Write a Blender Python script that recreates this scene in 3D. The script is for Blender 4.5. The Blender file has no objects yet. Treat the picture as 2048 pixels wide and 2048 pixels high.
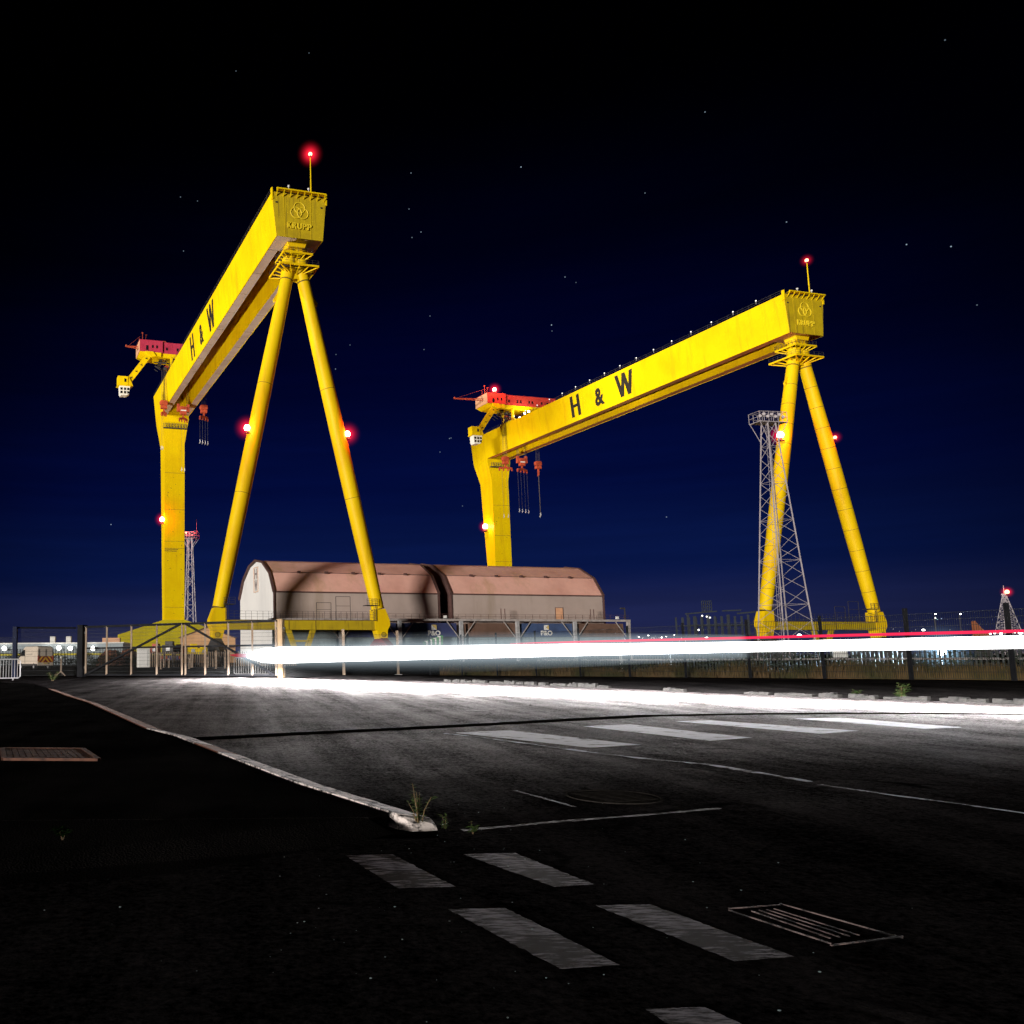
import bpy, bmesh, math, random
from mathutils import Vector, Matrix
random.seed(7)
C = bpy.context.scene.collection
sc = bpy.context.scene
R = math.radians
# ------------------------------------------------------------------ camera calibration (solved from the two cranes)
FOC, PCX, PCY, TH, RO, PHI = 1736.95, 479.95, 1105.72, 0.12157, -0.00787, 0.26731
HC = 1.0
SP, CP = math.sin(PHI), math.cos(PHI)
def ray(u, v):
    a, b = u - PCX, v - PCY
    cr, sr = math.cos(RO), math.sin(RO)
    a, b = cr*a + sr*b, -sr*a + cr*b
    xc, yc = a/FOC, -b/FOC
    c, s = math.cos(TH), math.sin(TH)
    return Vector((xc, c - yc*s, s + yc*c))
def at(u, v, Y):
    d = ray(u, v); return d/d.y*Y + Vector((0, 0, HC))
def gp(u, v, z=0.0):
    d = ray(u, v); return d*((z-HC)/d.z) + Vector((0, 0, HC))
def plane_hit(u, v, p0, n):
    o = Vector((0, 0, HC)); d = ray(u, v); return o + d*((p0-o).dot(n)/d.dot(n))

# ------------------------------------------------------------------ object helpers
def tag(o, label=None, cat=None, group=None, kind=None):
    if label: o['label'] = label
    if cat: o['category'] = cat
    if group: o['group'] = group
    if kind: o['kind'] = kind
    return o
def empty(name, loc, rz=0, label=None, cat=None, group=None):
    o = bpy.data.objects.new(name, None); C.objects.link(o)
    o.location = loc; o.rotation_euler = (0, 0, rz); o.empty_display_size = .2
    return tag(o, label, cat, group)
class MB:
    def __init__(s): s.v = []; s.f = []; s.m = []
    def add(s, vs, fs, mi=0):
        b = len(s.v); s.v += [tuple(x) for x in vs]
        for f in fs: s.f.append([b+i for i in f]); s.m.append(mi)
        return s
    def box(s, a, b, mi=0):
        x0,y0,z0 = a; x1,y1,z1 = b
        if x0>x1: x0,x1=x1,x0
        if y0>y1: y0,y1=y1,y0
        if z0>z1: z0,z1=z1,z0
        return s.add([(x0,y0,z0),(x1,y0,z0),(x1,y1,z0),(x0,y1,z0),(x0,y0,z1),(x1,y0,z1),(x1,y1,z1),(x0,y1,z1)],
              [(0,3,2,1),(4,5,6,7),(0,1,5,4),(1,2,6,5),(2,3,7,6),(3,0,4,7)], mi)
    def hexa(s, p, mi=0):   # 8 points: bottom ring 0-3 ccw, top ring 4-7
        return s.add(p, [(0,3,2,1),(4,5,6,7),(0,1,5,4),(1,2,6,5),(2,3,7,6),(3,0,4,7)], mi)
    def bar(s, p, q, w, h=None, mi=0, up=None):
        p, q = Vector(p), Vector(q); h = h or w
        d = (q-p)
        if d.length < 1e-6: return s
        d.normalize(); u = Vector(up) if up else (Vector((0,0,1)) if abs(d.z) < .95 else Vector((1,0,0)))
        x = d.cross(u).normalized(); y = x.cross(d).normalized()
        x *= w/2; y *= h/2
        ring = [-x-y, x-y, x+y, -x+y]
        return s.add([p+r for r in ring]+[q+r for r in ring], [(0,3,2,1),(4,5,6,7),(0,1,5,4),(1,2,6,5),(2,3,7,6),(3,0,4,7)][:6] if False else [(0,1,2,3),(7,6,5,4),(1,0,4,5),(2,1,5,6),(3,2,6,7),(0,3,7,4)], mi)
    def tube(s, pts, rad, n=12, mi=0, cap=True):
        pts = [Vector(p) for p in pts]
        if not hasattr(rad, '__len__'): rad = [rad]*len(pts)
        b = len(s.v); prev = None
        for i, p in enumerate(pts):
            d = (pts[min(i+1, len(pts)-1)] - pts[max(i-1, 0)]).normalized()
            if prev is None:
                u = Vector((0,0,1)) if abs(d.z) < .9 else Vector((1,0,0)); x = d.cross(u).normalized()
            else: x = (prev - d*prev.dot(d)).normalized()
            prev = x; y = d.cross(x)
            for k in range(n):
                a = 2*math.pi*k/n
                s.v.append(tuple(p + (x*math.cos(a) + y*math.sin(a))*rad[i]))
        for i in range(len(pts)-1):
            for k in range(n):
                k2 = (k+1) % n
                s.f.append([b+i*n+k, b+i*n+k2, b+(i+1)*n+k2, b+(i+1)*n+k]); s.m.append(mi)
        if cap:
            s.f.append([b+k for k in range(n)][::-1]); s.m.append(mi)
            s.f.append([b+(len(pts)-1)*n+k for k in range(n)]); s.m.append(mi)
        return s
    def prism(s, poly, fa, fb, mi=0):   # poly list of 2-D points, fa/fb map them to 3-D front and back
        n = len(poly); A = [fa(*p) for p in poly]; B = [fb(*p) for p in poly]
        return s.add(A+B, [list(range(n)), list(range(2*n-1, n-1, -1))] + [(i, n+i, n+(i+1)%n, (i+1)%n) for i in range(n)], mi)
    def ball(s, c, r, n=12, m=8, mi=0, sq=(1,1,1)):
        c = Vector(c); b = len(s.v)
        for i in range(m+1):
            t = math.pi*i/m
            for k in range(n):
                a = 2*math.pi*k/n
                s.v.append((c.x+r*sq[0]*math.sin(t)*math.cos(a), c.y+r*sq[1]*math.sin(t)*math.sin(a), c.z+r*sq[2]*math.cos(t)))
        for i in range(m):
            for k in range(n):
                k2=(k+1)%n; s.f.append([b+i*n+k, b+(i+1)*n+k, b+(i+1)*n+k2, b+i*n+k2]); s.m.append(mi)
        return s
    def build(s, name, mats, parent=None, smooth=False, recalc=True, bevel=0):
        me = bpy.data.meshes.new(name); me.from_pydata(s.v, [], s.f)
        if not isinstance(mats, (list, tuple)): mats = [mats]
        for m in mats: me.materials.append(m)
        me.polygons.foreach_set('material_index', s.m)
        if recalc:
            bm = bmesh.new(); bm.from_mesh(me)
            bmesh.ops.remove_doubles(bm, verts=bm.verts, dist=1e-5)
            bmesh.ops.recalc_face_normals(bm, faces=bm.faces); bm.to_mesh(me); bm.free()
        if smooth:
            me.polygons.foreach_set('use_smooth', [True]*len(me.polygons))
            try: me.set_sharp_from_angle(angle=R(35))
            except Exception: pass
        me.update()
        o = bpy.data.objects.new(name, me); C.objects.link(o)
        if parent: o.parent = parent
        if bevel:
            b = o.modifiers.new('bevel', 'BEVEL'); b.width = bevel; b.segments = 2; b.limit_method = 'ANGLE'
        return o
def copy_tree(o, parent=None):
    c = o.copy(); C.objects.link(c)
    if parent: c.parent = parent
    for ch in list(o.children): copy_tree(ch, c)
    return c
def text_polys(txt, bold=0.0, extrude=.05):
    cu = bpy.data.curves.new('t', 'FONT'); cu.body = txt; cu.size = 1; cu.offset = bold; cu.extrude = extrude; cu.resolution_u = 4
    o = bpy.data.objects.new('t', cu); C.objects.link(o)
    dg = bpy.context.evaluated_depsgraph_get()
    me = bpy.data.meshes.new_from_object(o.evaluated_get(dg))
    vs = [v.co.copy() for v in me.vertices]; fs = [list(p.vertices) for p in me.polygons]
    bpy.data.objects.remove(o); bpy.data.curves.remove(cu); bpy.data.meshes.remove(me)
    return vs, fs
def text_on(name, txt, mat, parent, org, ex, ey, ez, w, h, depth, bold=0.0):
    vs, fs = text_polys(txt, bold)
    x0 = min(v.x for v in vs); x1 = max(v.x for v in vs); y0 = min(v.y for v in vs); y1 = max(v.y for v in vs); z0 = min(v.z for v in vs); z1 = max(v.z for v in vs)
    org, ex, ey, ez = map(Vector, (org, ex, ey, ez))
    m = MB(); m.add([org + ex*((v.x-x0)/(x1-x0)*w) + ey*((v.y-y0)/(y1-y0)*h) + ez*((v.z-z0)/(z1-z0)*depth) for v in vs], fs)
    return m.build(name, mat, parent)

# ------------------------------------------------------------------ materials
def mat_new(name):
    m = bpy.data.materials.new(name); m.use_nodes = True
    nt = m.node_tree; b = nt.nodes['Principled BSDF']
    return m, nt, b
def rgba(c): return (c[0], c[1], c[2], 1)
def N(nt, t, **kw):
    n = nt.nodes.new(t)
    for k, v in kw.items():
        if k in n.inputs: n.inputs[k].default_value = v
        else: setattr(n, k, v)
    return n
def surf(name, col, dark=None, rough=.55, metal=0, scale=(1,1,1), detail=5, lo=.42, hi=.72, bump=0, bump_scale=8, streak=0, streak_col=None, streak_scale=(1.6,1.6,.06), var=.12, spec=.5, coords='Object'):
    m, nt, b = mat_new(name); L = nt.links
    tc = N(nt, 'ShaderNodeTexCoord'); mp = N(nt, 'ShaderNodeMapping'); mp.inputs['Scale'].default_value = scale
    L.new(tc.outputs[coords], mp.inputs['Vector'])
    n1 = N(nt, 'ShaderNodeTexNoise', Scale=1.0, Detail=detail, Roughness=.62); L.new(mp.outputs[0], n1.inputs['Vector'])
    cr = N(nt, 'ShaderNodeValToRGB'); cr.color_ramp.elements[0].position = lo; cr.color_ramp.elements[1].position = hi
    d = dark or tuple(x*(1-var*3) for x in col)
    cr.color_ramp.elements[0].color = rgba(col); cr.color_ramp.elements[1].color = rgba(d)
    L.new(n1.outputs[0], cr.inputs[0]); out = cr.outputs[0]
    if streak:
        mp2 = N(nt, 'ShaderNodeMapping'); mp2.inputs['Scale'].default_value = streak_scale; L.new(tc.outputs[coords], mp2.inputs['Vector'])
        n2 = N(nt, 'ShaderNodeTexNoise', Scale=1.0, Detail=6.0, Roughness=.7); L.new(mp2.outputs[0], n2.inputs['Vector'])
        r2 = N(nt, 'ShaderNodeMapRange'); r2.inputs[1].default_value = .52; r2.inputs[2].default_value = .74; r2.inputs[4].default_value = streak
        L.new(n2.outputs[0], r2.inputs[0])
        mx = N(nt, 'ShaderNodeMix', data_type='RGBA'); L.new(r2.outputs[0], mx.inputs[0]); L.new(out, mx.inputs[6])
        mx.inputs[7].default_value = rgba(streak_col or tuple(x*.3 for x in col)); out = mx.outputs[2]
    L.new(out, b.inputs['Base Color']); b.inputs['Roughness'].default_value = rough; b.inputs['Metallic'].default_value = metal
    b.inputs['Specular IOR Level'].default_value = spec
    if bump:
        nb = N(nt, 'ShaderNodeTexNoise', Scale=bump_scale, Detail=6.0); L.new(tc.outputs[coords], nb.inputs['Vector'])
        bp = N(nt, 'ShaderNodeBump'); bp.inputs['Strength'].default_value = bump; bp.inputs['Distance'].default_value = .02
        L.new(nb.outputs[0], bp.inputs['Height']); L.new(bp.outputs[0], b.inputs['Normal'])
    return m
def emit(name, col, s):
    m = bpy.data.materials.new(name); m.use_nodes = True; nt = m.node_tree; nt.nodes.clear()
    e = N(nt, 'ShaderNodeEmission'); e.inputs[0].default_value = rgba(col); e.inputs[1].default_value = s
    # slight procedural variation across the lens
    tc = N(nt, 'ShaderNodeTexCoord'); nz = N(nt, 'ShaderNodeTexNoise', Scale=3.0); nt.links.new(tc.outputs['Object'], nz.inputs['Vector'])
    mr = N(nt, 'ShaderNodeMapRange'); mr.inputs[3].default_value = s*.9; mr.inputs[4].default_value = s*1.1
    nt.links.new(nz.outputs[0], mr.inputs[0]); nt.links.new(mr.outputs[0], e.inputs[1])
    o = N(nt, 'ShaderNodeOutputMaterial'); nt.links.new(e.outputs[0], o.inputs[0]); return m
def bloom(name, col, s, rad, mode='ball', power=3.0):
    """added glowing air, standing in for lens haze round a lamp: emission that fades out with distance from the lamp"""
    m = bpy.data.materials.new(name); m.use_nodes = True; nt = m.node_tree; nt.nodes.clear(); L = nt.links
    tc = N(nt, 'ShaderNodeTexCoord'); src = tc.outputs['Object']
    if mode == 'line':
        mp = N(nt, 'ShaderNodeMapping'); mp.inputs['Scale'].default_value = (0, 1, 1); L.new(src, mp.inputs[0]); src = mp.outputs[0]
    ln = N(nt, 'ShaderNodeVectorMath', operation='LENGTH'); L.new(src, ln.inputs[0])
    mr = N(nt, 'ShaderNodeMapRange'); mr.inputs[1].default_value = 0; mr.inputs[2].default_value = rad; mr.inputs[3].default_value = 1; mr.inputs[4].default_value = 0
    L.new(ln.outputs['Value'], mr.inputs[0])
    pw = N(nt, 'ShaderNodeMath', operation='POWER'); pw.inputs[1].default_value = power; L.new(mr.outputs[0], pw.inputs[0])
    ml = N(nt, 'ShaderNodeMath', operation='MULTIPLY'); ml.inputs[1].default_value = s; L.new(pw.outputs[0], ml.inputs[0])
    e = N(nt, 'ShaderNodeEmission'); e.inputs[0].default_value = rgba(col); L.new(ml.outputs[0], e.inputs[1])
    o = N(nt, 'ShaderNodeOutputMaterial'); L.new(e.outputs[0], o.inputs['Volume'])
    try: m.cycles.volume_step_rate = .25
    except Exception: pass
    return m

YEL = (.85, .61, .002); YEL_D = (.76, .50, .002)
M = {}
M['yellow'] = surf('yellow_paint', YEL, YEL_D, rough=.5, scale=(.12,.12,.12), streak=.5, streak_col=(.50,.28,.008), streak_scale=(.5,.5,.03), spec=.12)
M['yellow_end'] = surf('weathered_dim_yellow_paint', (.58,.42,.004), (.46,.32,.005), rough=.6, scale=(.4,.4,.4), streak=.92, streak_col=(.10,.065,.012), streak_scale=(1.5,1.5,.05))  # streaked grime, plus a base darkened for the weaker light on the ends
M['yellow_emblem'] = surf('raised_letter_paint', (.86,.66,.02), (.7,.5,.01), rough=.6, scale=(1,1,1))
M['yellow_base'] = surf('lime_yellow_paint', (.62,.52,.004), (.5,.42,.004), rough=.6, scale=(.2,.2,.2), streak=.3, streak_col=(.3,.24,.01))
M['yellow_sill'] = surf('dull_yellow_paint', (.50,.36,.005), (.40,.28,.006), rough=.6, scale=(.3,.3,.3), streak=.8, streak_col=(.12,.08,.01), streak_scale=(1.1,1.1,.15))
M['yellow_leg'] = surf('tube_yellow_paint', (.84,.58,.003), (.76,.46,.003), spec=.15, rough=.5, scale=(.25,.25,.12), streak=.4, streak_col=(.4,.22,.01), streak_scale=(.8,.8,.05))
M['seam'] = surf('rust_seam', (.16,.10,.012), rough=.8, scale=(1,1,1))
M['under'] = surf('pale_primer', (.62,.50,.47), (.46,.34,.30), rough=.7, scale=(.15,.15,.15))
M['under_sodium_lit'] = surf('sodium_lit_primer', (.66,.30,.12), (.50,.20,.08), rough=.7, scale=(.15,.15,.15))  # sodium light on the farther girder's underside, put into its colour
M['hole'] = surf('dark_opening', (.006,.006,.007), rough=.9)
M['letter'] = surf('black_paint', (.012,.011,.010), (.03,.028,.02), rough=.6, scale=(1,1,1))
M['red_house'] = surf('red_cladding', (.55,.045,.03), (.42,.03,.025), rough=.6, scale=(.3,.3,.3), streak=.3)
M['pink_house'] = surf('crimson_cladding', (.50,.035,.09), (.38,.02,.06), rough=.6, scale=(.3,.3,.3), streak=.3)
M['house_end'] = surf('pale_cladding', (.75,.42,.25), (.6,.3,.18), rough=.6, scale=(.4,.4,.4))
M['hook_red'] = surf('hook_red_paint', (.50,.075,.03), (.22,.03,.015), rough=.6, scale=(.8,.8,.8))
M['steel'] = surf('galvanised_steel', (.55,.55,.57), (.35,.35,.37), rough=.5, metal=.3, scale=(2,2,2))
M['steel_dark'] = surf('dark_steel', (.035,.035,.04), (.06,.05,.045), rough=.6, scale=(2,2,2))
M['white'] = surf('white_paint', (.8,.8,.78), (.66,.65,.62), rough=.5, scale=(1,1,1))
M['glass'] = surf('dark_glass', (.01,.012,.016), rough=.1, scale=(1,1,1))
M['rope'] = surf('wire_rope', (.12,.10,.09), rough=.6, scale=(4,4,4))
M['red_lens'] = emit('red_lamp_glow', (1,.10,.05), 26)
M['hot_lens'] = emit('hot_red_lamp_glow', (1,.50,.36), 26)
M['white_lens'] = emit('white_lamp_glow', (1,.97,.9), 14)
M['small_lens'] = emit('pale_lamp_glow', (1,.95,.85), 2.2)
M['warm_lens'] = emit('amber_lamp_glow', (1,.62,.22), 16)
M['gable'] = surf('white_gable_sheet', (.86,.85,.84), (.74,.73,.73), rough=.6, scale=(.15,.15,.05))
def cladding(name, col, dark, stain, axis_scale=2.2):
    m = surf(name, col, dark, rough=.65, scale=(.11,.11,.11), streak=.6, streak_col=stain, streak_scale=(.16,.16,.02)); nt = m.node_tree; L = nt.links; b = nt.nodes['Principled BSDF']
    tc = N(nt, 'ShaderNodeTexCoord'); w = N(nt, 'ShaderNodeTexWave', Scale=axis_scale*.8); w.bands_direction = 'X'; L.new(tc.outputs['Object'], w.inputs['Vector'])
    bp = N(nt, 'ShaderNodeBump'); bp.inputs['Strength'].default_value = .35; bp.inputs['Distance'].default_value = .05
    L.new(w.outputs['Fac'], bp.inputs['Height']); L.new(bp.outputs[0], b.inputs['Normal']); return m
M['roof'] = cladding('pink_lit_reddish_roof_sheet', (.84,.48,.40), (.66,.34,.28), (.46,.29,.13))  # pinkish yard light is tinted into the roof and wall colours
M['wall'] = cladding('pink_lit_grey_wall_sheet', (.46,.37,.335), (.38,.30,.27), (.30,.23,.17))
M['trim'] = surf('dark_trim', (.10,.05,.045), rough=.7, scale=(1,1,1))
# ------------------------------------------------------------------ scene settings, camera
sc.render.engine = 'CYCLES'
sc.view_settings.view_transform = 'Standard'; sc.view_settings.look = 'None'; sc.view_settings.exposure = 0; sc.view_settings.gamma = 1
sc.cycles.use_denoising = True
sc.cycles.use_adaptive_sampling = True; sc.cycles.adaptive_threshold = .015
sc.cycles.max_bounces = 5; sc.cycles.diffuse_bounces = 2; sc.cycles.glossy_bounces = 2; sc.cycles.transparent_max_bounces = 8; sc.cycles.volume_bounces = 0
sc.cycles.sample_clamp_indirect = 4
sc.cycles.caustics_reflective = False; sc.cycles.caustics_refractive = False
cam_d = bpy.data.cameras.new('camera'); cam = bpy.data.objects.new('camera', cam_d); C.objects.link(cam); sc.camera = cam
cam_d.sensor_fit = 'HORIZONTAL'; cam_d.sensor_width = 36; cam_d.lens = 36*FOC/2048
cam_d.shift_x = (1024-PCX)/2048; cam_d.shift_y = (PCY-1024)/2048
cam_d.clip_start = .05; cam_d.clip_end = 20000
cam.matrix_world = Matrix.Translation((0,0,HC)) @ Matrix.Rotation(math.pi/2+TH, 4, 'X') @ Matrix.Rotation(RO, 4, 'Z')

# ------------------------------------------------------------------ night sky with a few stars
SUN_AZ_FROM = Vector((-.64, -.77, 0)).normalized(); SUN_EL = R(2.0)
w = bpy.data.worlds.new('World'); sc.world = w; w.use_nodes = True; nt = w.node_tree; nt.nodes.clear(); L = nt.links
tc = N(nt, 'ShaderNodeTexCoord'); sep = N(nt, 'ShaderNodeSeparateXYZ'); nrm = N(nt, 'ShaderNodeVectorMath', operation='NORMALIZE')
L.new(tc.outputs['Generated'], nrm.inputs[0]); L.new(nrm.outputs[0], sep.inputs[0])
ramp = N(nt, 'ShaderNodeValToRGB'); cr = ramp.color_ramp; cr.interpolation = 'EASE'
stops = [(0.0,(.036,.038,.098)),(.035,(.013,.018,.074)),(.10,(.0024,.0078,.058)),(.20,(.0006,.0032,.040)),(.33,(.0002,.0010,.019)),(.44,(.00006,.0003,.0070)),(.56,(.00003,.00005,.0008)),(.75,(.00001,.00001,.0001))]
while len(cr.elements) < len(stops): cr.elements.new(.5)
for e, (p, c) in zip(cr.elements, stops): e.position = p; e.color = rgba(c)
L.new(sep.outputs['Z'], ramp.inputs[0])
# the glow of the town is strongest in the middle of the view and dies away to the right
gd = at(860, 1250, 100) - Vector((0,0,HC)); gd.z = 0; gd.normalize()
dt = N(nt, 'ShaderNodeVectorMath', operation='DOT_PRODUCT'); dt.inputs[1].default_value = gd; L.new(nrm.outputs[0], dt.inputs[0])
mr = N(nt, 'ShaderNodeMapRange', interpolation_type='SMOOTHSTEP'); mr.inputs[1].default_value = .75; mr.inputs[2].default_value = .99; mr.inputs[3].default_value = .10; mr.inputs[4].default_value = 1
L.new(dt.outputs['Value'], mr.inputs[0])
# thin cloud near the horizon
mpc = N(nt, 'ShaderNodeMapping'); mpc.inputs['Scale'].default_value = (2.2,2.2,30); L.new(nrm.outputs[0], mpc.inputs[0])
nz = N(nt, 'ShaderNodeTexNoise', Scale=2.2, Detail=5.0); L.new(mpc.outputs[0], nz.inputs['Vector'])
cm = N(nt, 'ShaderNodeMapRange'); cm.inputs[1].default_value = .35; cm.inputs[2].default_value = .75; cm.inputs[3].default_value = .92; cm.inputs[4].default_value = 1.12; L.new(nz.outputs[0], cm.inputs[0])
mm = N(nt, 'ShaderNodeMath', operation='MULTIPLY'); L.new(mr.outputs[0], mm.inputs[0]); L.new(cm.outputs[0], mm.inputs[1])
skyc = N(nt, 'ShaderNodeVectorMath', operation='SCALE'); L.new(ramp.outputs[0], skyc.inputs[0]); L.new(mm.outputs[0], skyc.inputs['Scale'])
acc = skyc.outputs[0]
STARS = [(1042,334,.9),(822,346,.45),(842,464,.55),(824,475,.4),(1410,224,.5),(1290,386,.35),(1103,650,1.0),(1104,662,.3),(1130,554,.5),(1573,444,.6),(1813,489,.8),(1902,493,.9),(1954,610,.3),
         (222,1049,.9),(860,632,.35),(899,877,.5),(902,876,.4),(818,418,.4),(361,394,.35),(395,402,.3),(367,502,.4),(671,738,.6),(672,709,.3),(1333,1034,.5),(848,699,.35),(880,904,.35),(1890,80,.3),(472,142,.25),(618,106,.2),(925,1012,.3),(1152,565,.25),(700,690,.3)]
for u, v, s in STARS:
    d = ray(u, v).normalized()
    dp = N(nt, 'ShaderNodeVectorMath', operation='DISTANCE'); dp.inputs[1].default_value = d; L.new(nrm.outputs[0], dp.inputs[0])
    m2 = N(nt, 'ShaderNodeMapRange', interpolation_type='SMOOTHSTEP'); m2.inputs[1].default_value = .0001; m2.inputs[2].default_value = .00080; m2.inputs[3].default_value = s*.75; m2.inputs[4].default_value = 0
    L.new(dp.outputs['Value'], m2.inputs[0])
    cv = N(nt, 'ShaderNodeCombineXYZ')
    for i, k in enumerate((.62,.82,1.0)):
        q = N(nt, 'ShaderNodeMath', operation='MULTIPLY'); q.inputs[1].default_value = k; L.new(m2.outputs[0], q.inputs[0]); L.new(q.outputs[0], cv.inputs[i])
    ad = N(nt, 'ShaderNodeVectorMath', operation='ADD'); L.new(acc, ad.inputs[0]); L.new(cv.outputs[0], ad.inputs[1]); acc = ad.outputs[0]
bg = N(nt, 'ShaderNodeBackground'); L.new(acc, bg.inputs[0]); bg.inputs[1].default_value = 1.0
sky = N(nt, 'ShaderNodeTexSky'); sky.sky_type = 'NISHITA'; sky.sun_disc = False; sky.sun_elevation = SUN_EL; sky.sun_rotation = math.atan2(SUN_AZ_FROM.x, SUN_AZ_FROM.y)
tint = N(nt, 'ShaderNodeMix', data_type='RGBA', blend_type='MULTIPLY'); tint.inputs[0].default_value = 1; L.new(sky.outputs[0], tint.inputs[6]); tint.inputs[7].default_value = (.25,.4,1,1)
bg2 = N(nt, 'ShaderNodeBackground'); L.new(tint.outputs[2], bg2.inputs[0]); bg2.inputs[1].default_value = .00004
ads = N(nt, 'ShaderNodeAddShader'); L.new(bg.outputs[0], ads.inputs[0]); L.new(bg2.outputs[0], ads.inputs[1])
wo = N(nt, 'ShaderNodeOutputWorld'); L.new(ads.outputs[0], wo.inputs[0])
# ------------------------------------------------------------------ sun: the raking yard light from the left
sd = bpy.data.lights.new('sun', 'SUN'); sd.energy = 4.5; sd.angle = R(7.0); sd.color = (1,.93,.84)
so = bpy.data.objects.new('sun', sd); C.objects.link(so)
sdir = Vector((SUN_AZ_FROM.x*math.cos(SUN_EL), SUN_AZ_FROM.y*math.cos(SUN_EL), math.sin(SUN_EL)))
so.rotation_euler = sdir.to_track_quat('Z', 'Y').to_euler(); so.location = sdir*400
def spot(name, loc, target, power, cone, col=(1,.85,.62), size=.6, parent=None, blend=.5):
    d = bpy.data.lights.new(name, 'SPOT'); d.energy = power; d.spot_size = R(cone); d.spot_blend = blend; d.color = col; d.shadow_soft_size = size
    o = bpy.data.objects.new(name, d); C.objects.link(o); o.location = loc
    o.rotation_euler = (Vector(target)-Vector(loc)).to_track_quat('-Z', 'Y').to_euler()
    return o
def point(name, loc, power, col, size=.2):
    d = bpy.data.lights.new(name, 'POINT'); d.energy = power; d.color = col; d.shadow_soft_size = size
    o = bpy.data.objects.new(name, d); C.objects.link(o); o.location = loc; return o
# ================================================================== CRANES
M['bogie_red'] = surf('maroon_bogie_paint', (.22,.03,.03), (.12,.02,.02), rough=.7, scale=(.6,.6,.6))
M['halo_red'] = bloom('red_bloom', (1,.015,.04), 1.3, 3.4, power=3.6)
M['halo_red_small'] = bloom('small_red_bloom', (1,.015,.04), 1.0, 2.0, power=3.2)
def halo(name, loc, rad, mat, parent=None):
    m = MB(); m.ball((0,0,0), rad, 16, 10); o = m.build(name, mat, parent, smooth=True); o.location = loc; return o
def beacon(parent, loc, strength=1.0, hot=False, size=.45, big=True, light=900, loff=(0,0,0)):
    """an aviation warning lamp: bracket, housing, glowing lens and the haze round it; loc in the parent's frame"""
    b = MB(); b.tube([(loc[0],loc[1],loc[2]-size*1.6),(loc[0],loc[1],loc[2]-size*.7)], size*.55, 10)
    b.box((loc[0]-size*.8,loc[1]-size*.8,loc[2]-size*1.9),(loc[0]+size*.8,loc[1]+size*.8,loc[2]-size*1.6))
    base = b.build('warning_lamp', M['steel_dark'], parent)
    l = MB(); l.ball((0,0,0), size, 14, 8, sq=(1,1,1.1)); lo = l.build('lens', M['hot_lens'] if hot else M['red_lens'], base, smooth=True); lo.location = loc
    halo('light_bloom', loc, 3.4 if big else 2.0, M['halo_red'] if big else M['halo_red_small'], base)
    if light:
        wl = parent.matrix_basis @ (Vector(loc)+Vector(loff)); point('warning_light', wl, light, (1,.10,.05), .3)
    return base
def cyl_ring(p, d, r, w, m, mi=0):
    d = Vector(d).normalized(); p = Vector(p); m.tube([p-d*w/2, p+d*w/2], r, 24, mi)
def lerp(a, b, t): return a+(b-a)*t

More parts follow.
